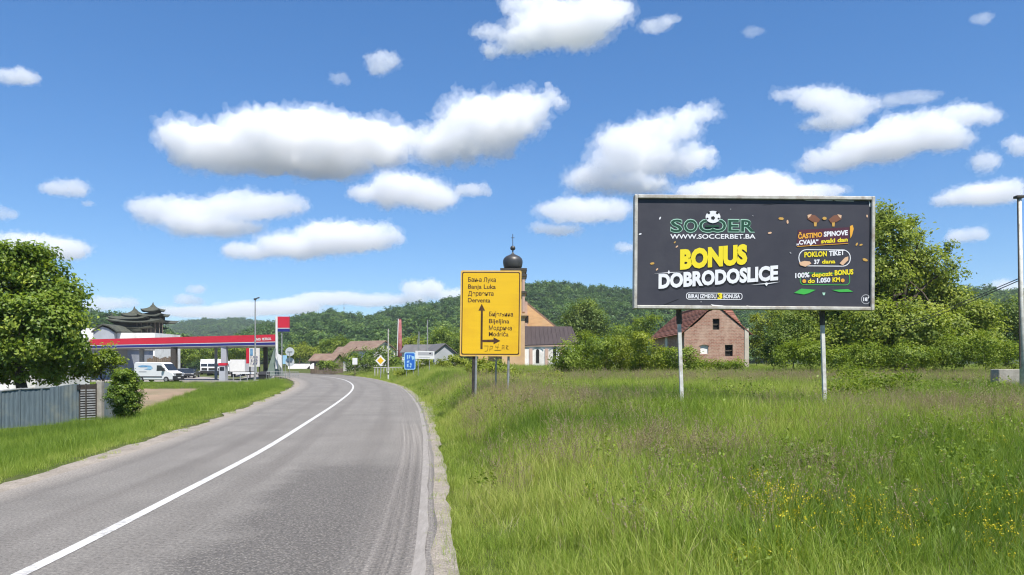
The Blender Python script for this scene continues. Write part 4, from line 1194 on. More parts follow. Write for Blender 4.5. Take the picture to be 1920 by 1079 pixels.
lettering('depozit', (1522, 519.5), (1561, 516.5), 8.5, BB, 0.008, M['p_yellow'], bill, 0.035)
lettering('BONUS', (1565, 516), (1600, 513.5), 10, BB, 0.008, M['p_yellow'], bill, 0.045)
lettering('do', (1515, 531), (1528, 530), 8.5, BB, 0.008, M['p_yellow'], bill, 0.035)
lettering('1.050', (1532, 530), (1557, 528.5), 9, BB, 0.008, M['p_white'], bill, 0.04)
lettering('KM', (1561, 528.5), (1575, 527.5), 9, BB, 0.008, M['p_yellow'], bill, 0.04)
for cx_, cy_ in ((1508, 527), (1580, 525)):
    flat(disc(cx_, cy_, 3.6, n=12), BB, 0.009, M['p_orange'], bill, 'print_coin')
flat([(1489, 549), (1503, 541), (1530, 543), (1518, 549), (1508, 552)], BB, 0.005, M['p_green'], bill, 'print_ribbon')
flat([(1560, 543), (1590, 541), (1600, 546), (1575, 547)], BB, 0.005, M['p_green'], bill, 'print_ribbon')
flat([(1542, 548), (1548, 548), (1546.5, 553), (1543.5, 553)], BB, 0.005, M['p_mint'], bill, 'print_mark')
for s_ in (-1, 1):
    c0 = 1545
    flat([(c0 + s_ * 8, 411), (c0 + s_ * 18, 403), (c0 + s_ * 30, 402), (c0 + s_ * 32, 410), (c0 + s_ * 22, 416), (c0 + s_ * 12, 417)], BB, 0.005, M['p_brown'], bill, 'print_ornament')
    flat([(c0 + s_ * 24, 401), (c0 + s_ * 32, 403), (c0 + s_ * 31, 409), (c0 + s_ * 27, 406)], BB, 0.010, M['p_skin'], bill, 'print_ornament')
    flat([(c0 + s_ * 14, 417), (c0 + s_ * 20, 415), (c0 + s_ * 19, 424), (c0 + s_ * 15, 424)], BB, 0.005, M['p_gold'], bill, 'print_ornament')
flat(disc(1545, 409, 4, 3, 10), BB, 0.010, M['p_gold'], bill, 'print_ornament')
flat([(1593, 423), (1598, 421), (1600, 428), (1597, 440), (1594, 446), (1593, 436)], BB, 0.006, M['p_orange'], bill, 'print_flame')
ring(disc(1624, 560, 9.2), disc(1624, 560, 7.8), BB, 0.006, M['p_grey'], bill, 'age_ring')
lettering('18', (1619, 563.5), (1627, 563.5), 7, BB, 0.007, M['p_white'], bill, 0.04)
lettering('+', (1627.2, 560), (1630, 560), 7, BB, 0.007, M['p_white'], bill, 0.02)
rnd = random.Random(5)
for (cx_, cy_, r_, mt_) in ((1237, 411, 3, 'p_white'), (1265, 456, 2.5, 'p_gold'), (1269, 464, 3, 'p_skin'), (1223, 496, 4.5, 'p_gold'), (1232, 507, 3, 'p_skin'), (1200, 441, 3, 'p_white'), (1464, 410, 5.5, 'p_gold'), (1476, 416, 4, 'p_skin'),
                           (1443, 437, 4, 'p_skin'), (1606, 457, 3.5, 'p_gold'), (1614, 458, 3.4, 'p_gold'), (1622, 486, 5.5, 'p_gold'), (1625, 404, 3, 'p_skin'), (1482, 474, 2.2, 'p_grey'), (1315, 567, 1.6, 'p_grey'), (1289, 413, 1.4, 'p_grey'), (1369, 393, 1.4, 'p_grey'), (1411, 405, 1.4, 'p_grey')):
    a = rnd.uniform(0, 3.14)
    pts = []
    for i_ in range(6):
        q = a + i_ * math.pi / 3
        x_, y_ = r_ * math.cos(i_ * math.pi / 3), 0.5 * r_ * math.sin(i_ * math.pi / 3)
        pts.append((cx_ + x_ * math.cos(a) - y_ * math.sin(a), cy_ + x_ * math.sin(a) + y_ * math.cos(a)))
    flat(pts, BB, 0.004, M[mt_], bill, 'print_confetti')
# creases of the pasted paper
for (a, b_) in (((1245, 573), (1272, 562)), ((1430, 384), (1470, 380))):
    flat([a, b_, (b_[0] + 1.5, b_[1] + 0.6), (a[0] + 2, a[1] + 0.8)], BB, 0.001, M['p_black'], bill, 'paper_crease', 0.003)

# ------------------------------------------------------------------ yellow direction sign
YS = 21.3
KS = YS / F
sgx, sgz = ux(920, YS), gzf(ux(920, YS), YS)
sign = thing('direction_sign', 'tall yellow direction sign with Cyrillic and Latin town names beside the road', 'road sign', (sgx, YS, sgz))
_r2 = R(0.7)
def SS(u, v, off=0.0):
    x, z = (u - 920) * KS, (588.5 - v) * KS
    return Vector((sgx + x * math.cos(_r2) - z * math.sin(_r2) * -1, YS - off, HC + (VH - 588.5) * KS + z * math.cos(_r2) - x * math.sin(_r2) * 0.3))
M['signyellow'] = pmat('yellow_sign_sheeting', (0.86, 0.53, 0.014), (0.80, 0.48, 0.012), 0.45, scale=1.2, stretch=(0.3, 1, 6), dirt=(0.70, 0.37, 0.02))
M['signink'] = pmat('dark_brown_sign_ink', (0.055, 0.022, 0.012), (0.075, 0.032, 0.014), 0.5, scale=4, dirt=(0.2, 0.1, 0.02))
M['signrim'] = pmat('pale_yellow_rim', (0.80, 0.52, 0.14), (0.7, 0.44, 0.10), 0.5, scale=3)
flat(rrect(863, 507.5, 977, 668.5, 3), SS, -0.03, M['signrim'], sign, 'sign_panel', 0.03)
flat(rrect(865.6, 510.5, 974.4, 665.5, 3), SS, 0.001, M['signink'], sign, 'border', 0.002)
flat(rrect(867.4, 512.3, 972.6, 663.7, 3), SS, 0.0045, M['signyellow'], sign, 'sign_face', 0.002)
TXT = [('Бања Лука', 877, 929, 529), ('Banja Luka', 877, 929, 542), ('Дервента', 877, 925, 555), ('Derventa', 877, 919, 567.5), ('Бијељина', 917, 962, 593.5), ('Bijeljina', 917, 955, 606.5), ('Модрича', 917, 960, 619.5), ('Modriča', 917, 954, 631)]
for (t_, u0, u1, v_) in TXT:
    lettering(t_, (u0, v_), (u1, v_ + 0.3), 8.3, SS, 0.008, M['signink'], sign, 0.018)
flat([(901.6, 655), (901.6, 583), (897, 583), (903, 570), (909.5, 583), (905.4, 583), (905.4, 637.6), (926, 637), (926, 633), (939, 639.5), (926, 646), (926, 642), (905.6, 642), (905.6, 655)], SS, 0.0075, M['signink'], sign, 'arrow', 0.002)
mb = MB()
def stroke(pts):
    for a, b_ in zip(pts[:-1], pts[1:]):
        mb.tube(SS(a[0], a[1], 0.009), SS(b_[0], b_[1], 0.009), 0.006, n=4)
for st_ in ([(909, 649), (916, 649), (915, 658), (910, 659)], [(919, 659), (920, 649), (925, 650), (924, 654), (919, 655)], [(928, 657), (940, 657)], [(931, 647), (930, 651), (936, 651)], [(935, 645), (934, 655)], [(942, 656), (942.5, 648), (946, 648), (946, 656)], [(942, 653), (946, 652)], [(950, 656), (950, 648), (954, 649), (950, 652), (954, 656)]):
    stroke(st_)
mb.build('scrawl', M['signink'], sign)['kind'] = 'stuff'
for (u_, v_, w_, mt_, yo) in ((887, 738, 0.052, 'darksteel', 0.09), (891, 738, 0.034, 'galv', 0.03), (952, 722, 0.034, 'galv', 0.09), (928, 712, 0.022, 'galv', 0.5)):  # first pair: dark and pale tubes painting one post's shaded and lit side
    x_ = ux(u_, YS)
    MB().tube((x_, YS + yo, gzf(x_, YS) - 0.3), (x_ + 0.03, YS + yo, HC + (VH - (640 if yo < 0.3 else 660)) * KS), w_, n=8).build('post', M[mt_], sign, smooth=False)
for v_ in (540, 600, 650):
    mb = MB(); a = SS(870, v_, -0.034); b_ = SS(970, v_ + 2.5, -0.06)
    mb.bx(a.x, b_.x, a.y, b_.y, b_.z, a.z); mb.build('back_rail', M['galv'], sign)

# ------------------------------------------------------------------ grey yard fence, gate
M['fencepaint'] = pmat('grey_green_fence_paint', (0.15, 0.195, 0.22), (0.105, 0.14, 0.16), 0.6, 0.15, 3, 0.25, stretch=(6, 6, 0.7), dirt=(0.22, 0.24, 0.21))
FA, FB = Vector((ux(-70, 27.8), 27.8, 0)), Vector((ux(217, 32.9), 32.9, 0))
def fpt(u, out=0.0, z=0.0):
    # point of the fence line seen in column u (the fence runs straight between FA and FB)
    t = (u - UC) / F
    d = FB - FA
    k = (FA.x - t * FA.y) / (t * d.y - d.x)
    p = FA + d * k
    nrm = Vector((d.y, -d.x, 0)).normalized()
    return p + nrm * out + Vector((0, 0, z))
def ftop(u):
    p = fpt(u)
    return HC + (VH - np.interp(u, [-70, 0, 90, 150, 217], [742, 733.5, 727, 719, 717.5])) / F * p.y
froot = thing('yard_fence', 'grey green metal sheet yard fence under the big left tree', 'fence', tuple(fpt(70, 0, gzf(*fpt(70)[:2]))))
cols_ = [-70, -38, 0, 36, 77, 112, 146]
for i in range(len(cols_) - 1):
    u0, u1 = cols_[i] + 0.6, cols_[i + 1] - 0.6
    mb = MB(); n = 16; f_, b2 = [], []
    for j in range(n + 1):
        u_ = u0 + (u1 - u0) * j / n
        o_ = 0.012 if (j // 2) % 2 else 0.0
        f_.append((fpt(u_, o_), ftop(u_)))
    vs = []
    for p, zt in f_:
        vs += [(p.x, p.y, gzf(p.x, p.y) - 0.35), (p.x, p.y, zt)]
    mb.add(vs, [(2 * j, 2 * j + 2, 2 * j + 3, 2 * j + 1) for j in range(n)])
    mb.build('panel', M['fencepaint'], froot)
    p = fpt(cols_[i + 1], 0.03); zt = ftop(cols_[i + 1])
    MB().bx(p.x - 0.03, p.x + 0.03, p.y - 0.03, p.y + 0.03, gzf(p.x, p.y) - 0.3, zt - 0.02).build('fence_post', M['fencepaint'], froot)
for (u0, u1) in ((-70, 40), (40, 92)):
    a, b_ = fpt(u0, 0.02, ftop(u0) + 0.02), fpt(u1, 0.02, ftop(u1) + (0.03 if u1 < 50 else -0.01))
    MB().tube(a, b_, 0.035, n=6).build('top_rail', M['galv'], froot)
p = fpt(187, 0.03); zt = ftop(187) + 0.02
MB().bx(p.x - 0.12, p.x + 0.12, p.y - 0.12, p.y + 0.12, gzf(p.x, p.y) - 0.3, zt + 0.05).build('pillar', M['concrete'], froot, bevel=0.01)
a, b_ = fpt(193), fpt(219)
mb = MB(); mb.prism([Vector((a.x, a.y, -1)), Vector((b_.x, b_.y, -1)), Vector((b_.x, b_.y, ftop(215))), Vector((a.x, a.y, ftop(193)))], [Vector((a.x - .03, a.y + 0.05, -1)), Vector((b_.x - .03, b_.y + 0.05, -1)), Vector((b_.x - .03, b_.y + 0.05, ftop(215))), Vector((a.x - .03, a.y + 0.05, ftop(193)))])
mb.build('panel', M['fencepaint'], froot)
groot = thing('yard_gate', 'narrow yard gate of pale horizontal strips beside the concrete pillar', 'gate', tuple(fpt(163, 0, gzf(*fpt(163)[:2]))))
M['strip'] = pmat('pale_gate_strip', (0.42, 0.43, 0.44), (0.3, 0.31, 0.32), 0.6, scale=8, dirt=(0.16, 0.13, 0.11))
for j in range(13):
    a, b_ = fpt(147.5, 0.02), fpt(179, 0.02)
    z_ = gzf(a.x, a.y) + 0.1 + j * 0.105
    w_ = 0.055
    mb = MB(); q = Vector((0, 0, 1))
    mb.prism([a + q * z_, b_ + q * z_, b_ + q * (z_ + w_), a + q * (z_ + w_)], [a + q * z_ + Vector((0, .02, 0)), b_ + q * z_ + Vector((0, .02, 0)), b_ + q * (z_ + w_) + Vector((0, .02, 0)), a + q * (z_ + w_) + Vector((0, .02, 0))])
    mb.build('slat', M['strip'], groot)
for u_ in (148, 160, 179):
    p = fpt(u_, 0.05)
    MB().bx(p.x - 0.02, p.x + 0.02, p.y - 0.02, p.y + 0.02, gzf(p.x, p.y) - 0.1, ftop(u_) - 0.02).build('upright', M['darksteel'], groot)
a, b_ = fpt(147, -0.06), fpt(180, -0.06)
MB().prism([Vector((a.x, a.y, -.6)), Vector((b_.x, b_.y, -.6)), Vector((b_.x, b_.y, ftop(180) - .05)), Vector((a.x, a.y, ftop(147) - .05))], [Vector((a.x, a.y + .02, -.6)), Vector((b_.x, b_.y + .02, -.6)), Vector((b_.x, b_.y + .02, ftop(180) - .05)), Vector((a.x, a.y + .02, ftop(147) - .05))]).build('backing_sheet', M['darksteel'], groot)
p = fpt(146, 0.07, ftop(146) - 0.16)
MB().bx(p.x - .06, p.x + .06, p.y - .05, p.y + .02, p.z - 0.1, p.z + 0.1).build('letter_box', M['black'], groot)

# ------------------------------------------------------------------ filling station
YC = 102.0
M['soffit'] = pmat('pale_soffit', (0.6, 0.58, 0.56), None, 0.7, scale=1)
can = thing('station_canopy', 'long red and blue filling station canopy on dark columns', 'canopy', (ux(340, YC), YC, -0.5))
def slab(f0, f1, grow, mat, name):
    """layer of the canopy between height fractions f0 and f1"""
    xa, xb = ux(168, 104), ux(516, 100)
    def cor(x, y, f):
        t = (x - xa) / (xb - xa)
        lo = 3.98 + t * (4.32 - 3.98); hi = 5.26 + t * (5.78 - 5.26)
        return Vector((x, y, lo + (hi - lo) * f))
    A = [(xa - grow, 104 - grow), (xb + grow, 100 - grow), (xb * 1.085 + grow, 109 + grow), (xa * 1.085 - grow, 113 + grow)]
    return MB().prism([cor(x, y, f1) for x, y in A], [cor(x, y, f0) for x, y in A]).build(name, mat, can)
slab(0.0, 0.06, 0.0, M['soffit'], 'soffit')
slab(0.06, 0.28, 0.02, M['navy'], 'blue_band')
slab(0.28, 0.36, 0.0, M['white'], 'white_band')
slab(0.36, 1.0, 0.02, M['red'], 'red_fascia')
def CC(u, v, off=0.0):
    y = 104 - 4 * (u - 168) / 348
    p = at(u, v, y); p.y -= 0.05 + off
    return p
lettering('NIS', (480, 639.3), (489, 638.8), 4.8, CC, 0.0, M['white'], can, 0.03)
lettering('PETROL', (491.5, 638.8), (509, 638), 4.8, CC, 0.0, M['white'], can, 0.03)
for (u_, w_, mt_, y_) in ((326.5, 0.34, 'darksteel', 102.6), (421, 0.36, 'greywall', 101.6), (266, 0.25, 'greywall', 109), (405, 0.16, 'greywall', 109), (498, 0.25, 'darksteel', 107.5)):
    x_ = ux(u_, y_); t_ = (x_ - ux(168, 104)) / (ux(516, 100) - ux(168, 104))
    MB().bx(x_ - w_, x_ + w_, y_ - w_, y_ + w_, -0.6, 4.0 + t_ * 0.34).build('column', M[mt_], can)
pump = thing('fuel_pump', 'pale fuel pump with a red top at the foot of the right canopy column', 'fuel pump', (ux(418, 100.6), 100.6, -0.45))
x_ = ux(418, 100.6)
MB().bx(x_ - .42, x_ + .42, 100.3, 100.9, -.5, 1.6).build('cabinet', M['greywall'], pump)
MB().bx(x_ - .5, x_ + .55, 100.25, 100.95, 1.6, 1.95).build('cap', M['red'], pump)
MB().bx(x_ - .3, x_ + .3, 100.27, 100.31, .9, 1.4).build('display', M['glass'], pump)
kerb = MB()
kerb.bx(ux(318, 93), -29.9, 92.6, 93.0, -0.6, -0.3)
tag(kerb.build('kerb', M['concrete'], None), kind='structure')

shop = thing('station_building', 'grey rendered station building behind the young tree', 'building', (ux(200, 112), 113, -0.5))
xa, xb = ux(150, 112), ux(239, 112)
MB().bx(xa, xb, 112, 120, -.6, 4.0).build('wall', M['greywall'], shop)
MB().bx(xa - .3, xb + .2, 111.7, 120.3, 4.0, 4.25).build('roof_edge', M['frame'], shop)
for (u0, u1, v0, v1) in ((176, 196, 668, 690), (205, 216, 672, 702)):
    MB().bx(ux(u0, 112), ux(u1, 112), 111.95, 112.02, HC + (VH - v1) / F * 112, HC + (VH - v0) / F * 112).build('window', M['glass'], shop)
yardhouse = thing('white_house', 'white walled house half hidden behind the big left tree', 'house', (ux(30, 62), 64, -0.5))
MB().bx(ux(-60, 62), ux(66, 62), 62, 70, -.6, 2.6).build('wall', M['plaster'], yardhouse)
a0, a1 = ux(-70, 62), ux(72, 62)
MB().prism([Vector((a0, 61.4, 2.55)), Vector((a0, 66, 4.1)), Vector((a0, 70.6, 2.55))], [Vector((a1, 61.4, 2.55)), Vector((a1, 66, 4.1)), Vector((a1, 70.6, 2.55))]).build('roof', M['darksteel'], yardhouse)
for u_ in (-30, 25):
    MB().bx(ux(u_, 62), ux(u_ + 20, 62), 61.95, 62.02, 0.6, 1.9).build('window', M['glass'], yardhouse)
M['planks'] = pmat('weathered_planks', (0.22, 0.17, 0.12), (0.13, 0.10, 0.075), 0.9, scale=1.2, stretch=(3, 3, 0.5), dirt=(0.3, 0.26, 0.2))
pf = thing('plank_fence', 'tall weathered plank fence behind the white van', 'fence', (ux(282, 118), 118, -0.5))
for i in range(24):
    x_ = ux(239 + i * 3.65, 118)
    MB().bx(x_, x_ + 0.27, 118 + random.uniform(0, .05), 118.12, -.6, 2.9 + random.uniform(-.25, .3)).build('plank', M['planks'], pf)

# pagoda-roofed motel behind the canopy
M['pagoda'] = pmat('mossy_shingle_roof', (0.085, 0.09, 0.068), (0.05, 0.055, 0.042), 0.9, scale=1.0, bump=0.6, stretch=(1, 1, 4), dirt=(0.13, 0.13, 0.09))
YP = 150.0
pag = thing('pagoda_building', 'white building with stacked dark pagoda roofs behind the canopy', 'building', (ux(262, YP), YP, -0.5))
def pz(v, y=YP):
    return HC + (VH - v) / F * y
def proof(uc, ve, hw, va, flare=2.0, y=YP, depth=0.7, name='pagoda_roof'):
    """hipped roof with upturned corners: centre column, eave row, half width, apex row (photo pixels)"""
    cx, w, z0, z1 = ux(uc, y), hw / F * y, pz(ve, y), pz(va, y)
    mb = MB(); n = 8; rings = []
    prof = [(0.0, -0.12, 0.96), (0.0, 0.0, 1.0), (0.22, 0.10, 0.78), (0.5, 0.28, 0.5), (0.75, 0.55, 0.27), (1.0, 1.0, 0.07)]
    vs = []
    for (t, hz_, sc_) in prof:
        for i in range(4 * n):
            s_, j = divmod(i, n)
            e = -1 + 2 * j / n
            px_, py_ = ((e, -1), (1, e), (-e, 1), (-1, -e))[s_]
            corner = (abs(px_ * py_)) ** 3 * (1 - t) * flare / F * y
            vs.append((cx + px_ * w * sc_, y + py_ * w * depth * sc_, z0 + (z1 - z0) * hz_ + corner))
    m_ = 4 * n
    fs = [(k * m_ + i, k * m_ + (i + 1) % m_, (k + 1) * m_ + (i + 1) % m_, (k + 1) * m_ + i) for k in range(len(prof) - 1) for i in range(m_)]
    fs.append(tuple(range(m_))[::-1]); fs.append(tuple(range((len(prof) - 1) * m_, len(prof) * m_)))
    mb.add(vs, fs)
    return mb.build(name, M['pagoda'], pag)
def pbox(u0, u1, v0, v1, mat, name, y0=YP - 3, y1=YP + 3):
    return MB().bx(ux(u0, y0), ux(u1, y0), y0, y1, pz(v1, y0), pz(v0, y0)).build(name, M[mat], pag)
pbox(152, 178, 616, 702, 'plaster', 'wall', YP - 8, YP + 2)
pbox(214, 290, 624.5, 702, 'plaster', 'wall', YP - 8, YP + 3)
y0 = YP - 9
MB().prism([Vector((ux(u, y0), y0, pz(v, y0))) for u, v in ((175, 702), (214, 702), (214, 624), (203, 616.5), (192, 613), (183, 617), (175, 622))],
           [Vector((ux(u, y0), y0 + 10, pz(v, y0))) for u, v in ((175, 702), (214, 702), (214, 624), (203, 616.5), (192, 613), (183, 617), (175, 622))]).build('gable_wall', M['greywall'], pag)
yq = y0 - 0.4
q0 = [(171, 624), (182, 615), (192, 609.5), (204, 613), (220, 623.5)]
MB().prism([Vector((ux(u, yq), yq, pz(v, yq))) for u, v in q0] + [Vector((ux(u, yq), yq, pz(v - 2.5, yq))) for u, v in q0[::-1]],
           [Vector((ux(u, yq), yq + 11, pz(v, yq))) for u, v in q0] + [Vector((ux(u, yq), yq + 11, pz(v - 2.5, yq))) for u, v in q0[::-1]]).build('gable_roof', M['pagoda'], pag)
proof(230, 622, 50, 600, 4)
proof(250, 617, 50, 604, 4)
proof(269, 606, 52, 592, 6)
proof(252, 600, 38, 586, 5)
proof(253, 593, 20, 579, 4)
proof(288, 594, 24, 582, 5)
proof(287, 584, 18, 571, 4)
proof(296, 634, 15, 628, 1)
pbox(224, 288, 604, 624, 'darksteel', 'storey', YP - 2, YP + 2)
pbox(243, 266, 591, 600, 'darksteel', 'storey', YP - 1.2, YP + 1.2)
pbox(277, 299, 591, 600, 'darksteel', 'storey', YP - 1.2, YP + 1.2)
pbox(279, 295, 582, 587, 'darksteel', 'storey', YP - .8, YP + .8)
for (u_, v0_, v1_) in ((287, 567, 575), (252, 575, 582), (210, 586, 600)):
    MB().tube((ux(u_, YP), YP, pz(v1_)), (ux(u_, YP), YP, pz(v0_)), 0.32, 0.05, 6).build('finial', M['pagoda'], pag)
for u_ in (258, 266, 277, 284, 292, 300, 306):
    MB().tube((ux(u_, YP - 3), YP - 3, pz(700)), (ux(u_ - 1.2, YP - 3), YP - 3, pz(605)), 0.07, n=5).build('scaffold_pole', M['planks'], pag)

# vehicles
def oriented(loc, head):
    return Matrix.Translation(loc) @ Matrix.Rotation(head, 4, 'Z')
M['headlight'] = pmat('headlight_glass', (0.55, 0.56, 0.58), None, 0.15, scale=3)
M['decalblue'] = pmat('blue_decal', (0.10, 0.28, 0.55), (0.2, 0.4, 0.6), 0.4, scale=2)
M['decallight'] = pmat('light_blue_decal', (0.35, 0.62, 0.78), (0.3, 0.5, 0.7), 0.4, scale=2)
M['trim'] = pmat('dark_plastic_trim', (0.03, 0.03, 0.032), None, 0.7, scale=4)
def wheel(xf, x, y, r, parent, w=0.22):
    s = -1 if y < 0 else 1
    t = MB(xf).tube((x, y - w / 2, r), (x, y + w / 2, r), r, n=14).build('wheel', M['black'], parent)
    MB(xf).tube((x, y + s * w * 0.5, r), (x, y + s * (w * 0.5 + 0.015), r), r * 0.58, n=10).build('rim', M['galv'], t)
def extrude_profile(xf, prof, y0, y1, name, mat, parent, bevel=0.0):
    return MB(xf).prism([Vector((x, y0, z)) for x, z in prof], [Vector((x, y1, z)) for x, z in prof]).build(name, mat, parent, bevel=bevel)
YV = 92.0
vloc = Vector((ux(254, YV), YV + 1.0, -0.47))
van = thing('delivery_van', 'white delivery van with blue swirl on its side parked by the plank fence', 'van', tuple(vloc))
vx = oriented(vloc, -R(12))
prof = [(0, .32), (0, 2.2), (.12, 2.42), (.5, 2.5), (3.75, 2.46), (4.0, 2.3), (4.75, 1.42), (5.4, 1.18), (5.55, .95), (5.55, .32)]
extrude_profile(vx, prof, -1.0, 1.0, 'body', M['carwhite'], van, 0.05)
MB(vx).add([(4.10, -.84, 2.28), (4.10, .84, 2.28), (4.76, .9, 1.5), (4.76, -.9, 1.5)], [(0, 1, 2, 3)]).build('windscreen', M['glass'], van)
for s_ in (-1, 1):
    y_ = s_ * 1.012
    MB(vx).add([(3.25, y_, 2.1), (3.85, y_, 2.08), (4.45, y_, 1.45), (3.2, y_, 1.4)], [(0, 1, 2, 3)]).build('side_window', M['glass'], van)
    pts = [(0.5, 2.0), (1.2, 2.12), (2.4, 2.05), (2.7, 1.75), (2.3, 1.5), (1.4, 1.62), (2.1, 1.72), (1.9, 1.86), (0.9, 1.84)]
    MB(vx).add([(x, y_, z) for x, z in pts], [tuple(range(len(pts)))]).build('side_decal', M['decalblue'], van)
    MB(vx).add([(x, s_ * 1.016, z) for x, z in ((1.9, 1.92), (2.55, 1.95), (2.6, 1.62), (2.0, 1.58))], [(0, 1, 2, 3)]).build('side_decal', M['decallight'], van)
    MB(vx).add([(x, y_, z) for x, z in ((0.7, 1.36), (1.8, 1.36), (1.8, 1.24), (0.7, 1.24))], [(0, 1, 2, 3)]).build('side_decal', M['p_grey'], van)
    MB(vx).bx(0.3, 4.0, min(s_ * 1.0, s_ * 1.03), max(s_ * 1.0, s_ * 1.03), .62, .74).build('rub_strip', M['trim'], van)
    MB(vx).bx(4.1, 4.35, min(s_ * 1.02, s_ * 1.25), max(s_ * 1.02, s_ * 1.25), 1.4, 1.75).build('mirror', M['trim'], van)
    for x_ in (1.0, 4.55):
        wheel(vx, x_, s_ * 0.93, .36, van)
    MB(vx).bx(5.42, 5.585, min(s_ * .55, s_ * .95), max(s_ * .55, s_ * .95), .95, 1.16).build('headlight', M['headlight'], van)
MB(vx).bx(5.5, 5.59, -.52, .52, .82, 1.12).build('grille', M['black'], van)
MB(vx).bx(5.45, 5.62, -1.0, 1.0, .3, .78).build('bumper', M['trim'], van)
MB(vx).bx(5.6, 5.632, -.26, .26, .5, .62).build('number_plate', M['white'], van)

def car(label, loc, head, paint):
    r = thing('parked_car', label, 'car', tuple(loc), 'cars on the station forecourt')
    xf = oriented(loc, head)
    extrude_profile(xf, [(0, .3), (0, .85), (.3, .95), (2.9, .95), (4.1, .82), (4.2, .6), (4.2, .3)], -.86, .86, 'body', paint, r, 0.05)
    extrude_profile(xf, [(.25, .94), (.7, 1.42), (2.1, 1.45), (3.0, .94)], -.72, .72, 'cabin', M['glass'], r, 0.03)
    extrude_profile(xf, [(.72, 1.42), (.8, 1.47), (2.0, 1.49), (2.1, 1.45)], -.70, .70, 'roof', paint, r)
    for s_ in (-1, 1):
        for x_ in (.8, 3.35):
            wheel(xf, x_, s_ * .8, .31, r, .2)
        MB(xf).bx(4.1, 4.23, min(s_ * .5, s_ * .82), max(s_ * .5, s_ * .82), .6, .76).build('headlight', M['headlight'], r)
    return r
for nm, c in (('navy_paint', (0.02, 0.028, 0.06)), ('graphite_paint', (0.045, 0.048, 0.055)), ('silver_paint', (0.45, 0.46, 0.47)), ('black_paint', (0.012, 0.012, 0.014))):
    M[nm] = pmat(nm, c, None, 0.25, 0.3, 2, spec=0.6)
car('dark navy car, left of the row of parked cars under the canopy', Vector((ux(336, 126), 128, -.44)), -R(75), M['navy_paint'])
car('graphite grey car between the navy car and the white trucks', Vector((ux(346, 122), 124, -.44)), -R(70), M['graphite_paint'])
car('black car nearest to the white trucks', Vector((ux(356, 127), 129, -.44)), -R(80), M['black_paint'])
car('pale silver car partly hidden behind the dark canopy column', Vector((ux(335, 138), 140, -.44)), -R(60), M['silver_paint'])

def truck(label, loc, head, length, boxmat, boxh=3.3, cab=True):
    r = thing('truck', label, 'truck', tuple(loc), 'trucks behind the filling station')
    xf = oriented(loc, head)
    if cab:
        extrude_profile(xf, [(length, .6), (length, 2.75), (length + .15, 2.9), (length + 1.5, 2.8), (length + 1.9, 1.75), (length + 2.0, .6)], -1.15, 1.15, 'cab', M['carwhite'], r, 0.05)
        MB(xf).add([(length + 1.56, -1.0, 2.62), (length + 1.56, 1.0, 2.62), (length + 1.905, 1.05, 1.8), (length + 1.905, -1.05, 1.8)], [(0, 1, 2, 3)]).build('windscreen', M['glass'], r)
        MB(xf).bx(length + 1.96, length + 2.04, -.9, .9, 1.1, 1.5).build('grille', M['black'], r)
        MB(xf).bx(length + 1.9, length + 2.1, -1.15, 1.15, .45, .95).build('bumper', M['trim'], r)
        for s_ in (-1, 1):
            MB(xf).bx(length + .5, length + 1.5, min(s_ * 1.15, s_ * 1.165), max(s_ * 1.15, s_ * 1.165), 1.75, 2.5).build('side_window', M['glass'], r)
            wheel(xf, length + 1.1, s_ * 1.0, .48, r, .28)
    MB(xf).bx(0, length - .1, -1.2, 1.2, 1.0, boxh).build('cargo_box', boxmat, r, bevel=0.03)
    MB(xf).bx(0.1, length + .3, -.5, .5, .7, 1.0).build('chassis', M['darksteel'], r)
    for s_ in (-1, 1):
        for x_ in (.9, 2.0):
            wheel(xf, x_, s_ * 1.0, .48, r, .28)
    MB(xf).bx(.02, .06, -1.19, 1.19, 1.05, boxh - .05).build('rear_door', M['white'], r)
    return r
truck('white lorry facing the road, left of the pair behind the canopy', Vector((ux(371, 155), 160, -.44)), -R(70), 5.0, M['carwhite'])
truck('white lorry facing the road, right of the pair behind the canopy', Vector((ux(386, 148), 153, -.44)), -R(72), 5.0, M['white'])
truck('smaller white lorry just left of the fuel pump', Vector((ux(407, 146), 150, -.44)), -R(72), 4.0, M['carwhite'], 2.8)
truck('white box trailer right of the fuel pump with its rear doors towards the road', Vector((ux(445, 124), 124, -.44)), R(97), 7.5, M['white'], 3.0, cab=True)

# price board, bins, railing and other station furniture
def on(name, label, cat, u, y, group=None):
    x_ = ux(u, y)
    return thing(name, label, cat, (x_, y, gzf(x_, y)), group)
def pix_box(u0, u1, v0, v1, y, d, mat, name, parent):
    return MB().bx(ux(u0, y), ux(u1, y), y, y + d, HC + (VH - v1) / F * y, HC + (VH - v0) / F * y).build(name, M[mat], parent)
pb = on('price_board', 'red and white fuel price board under the right end of the canopy', 'price board', 474, 112)
pix_box(461.5, 467, 653, 682, 112, .3, 'red', 'red_panel', pb)
pix_box(467.2, 486, 653, 688, 111.9, .3, 'white', 'price_panel', pb)
pix_box(469, 474, 654, 667, 111.86, .05, 'decalblue', 'panel_stripe', pb)
def PBp(u, v, off=0.0):
    return at(u, v, 111.84 - off)
for v_ in (672, 678, 684):
    lettering('1.98' if v_ < 675 else ('2.05' if v_ < 680 else '1.87'), (470, v_), (483, v_), 4, PBp, 0.0, M['navy'], pb, 0.02)
for u_ in (466, 484):
    MB().bx(ux(u_, 112), ux(u_ + 2, 112), 112.31, 112.45, -.6, 1.8).build('post', M['darksteel'], pb)
bn = on('waste_bin', 'pair-lidded black waste bin beside the lamp post at the station edge', 'bin', 495, 94.5)
x_ = ux(495, 94.5)
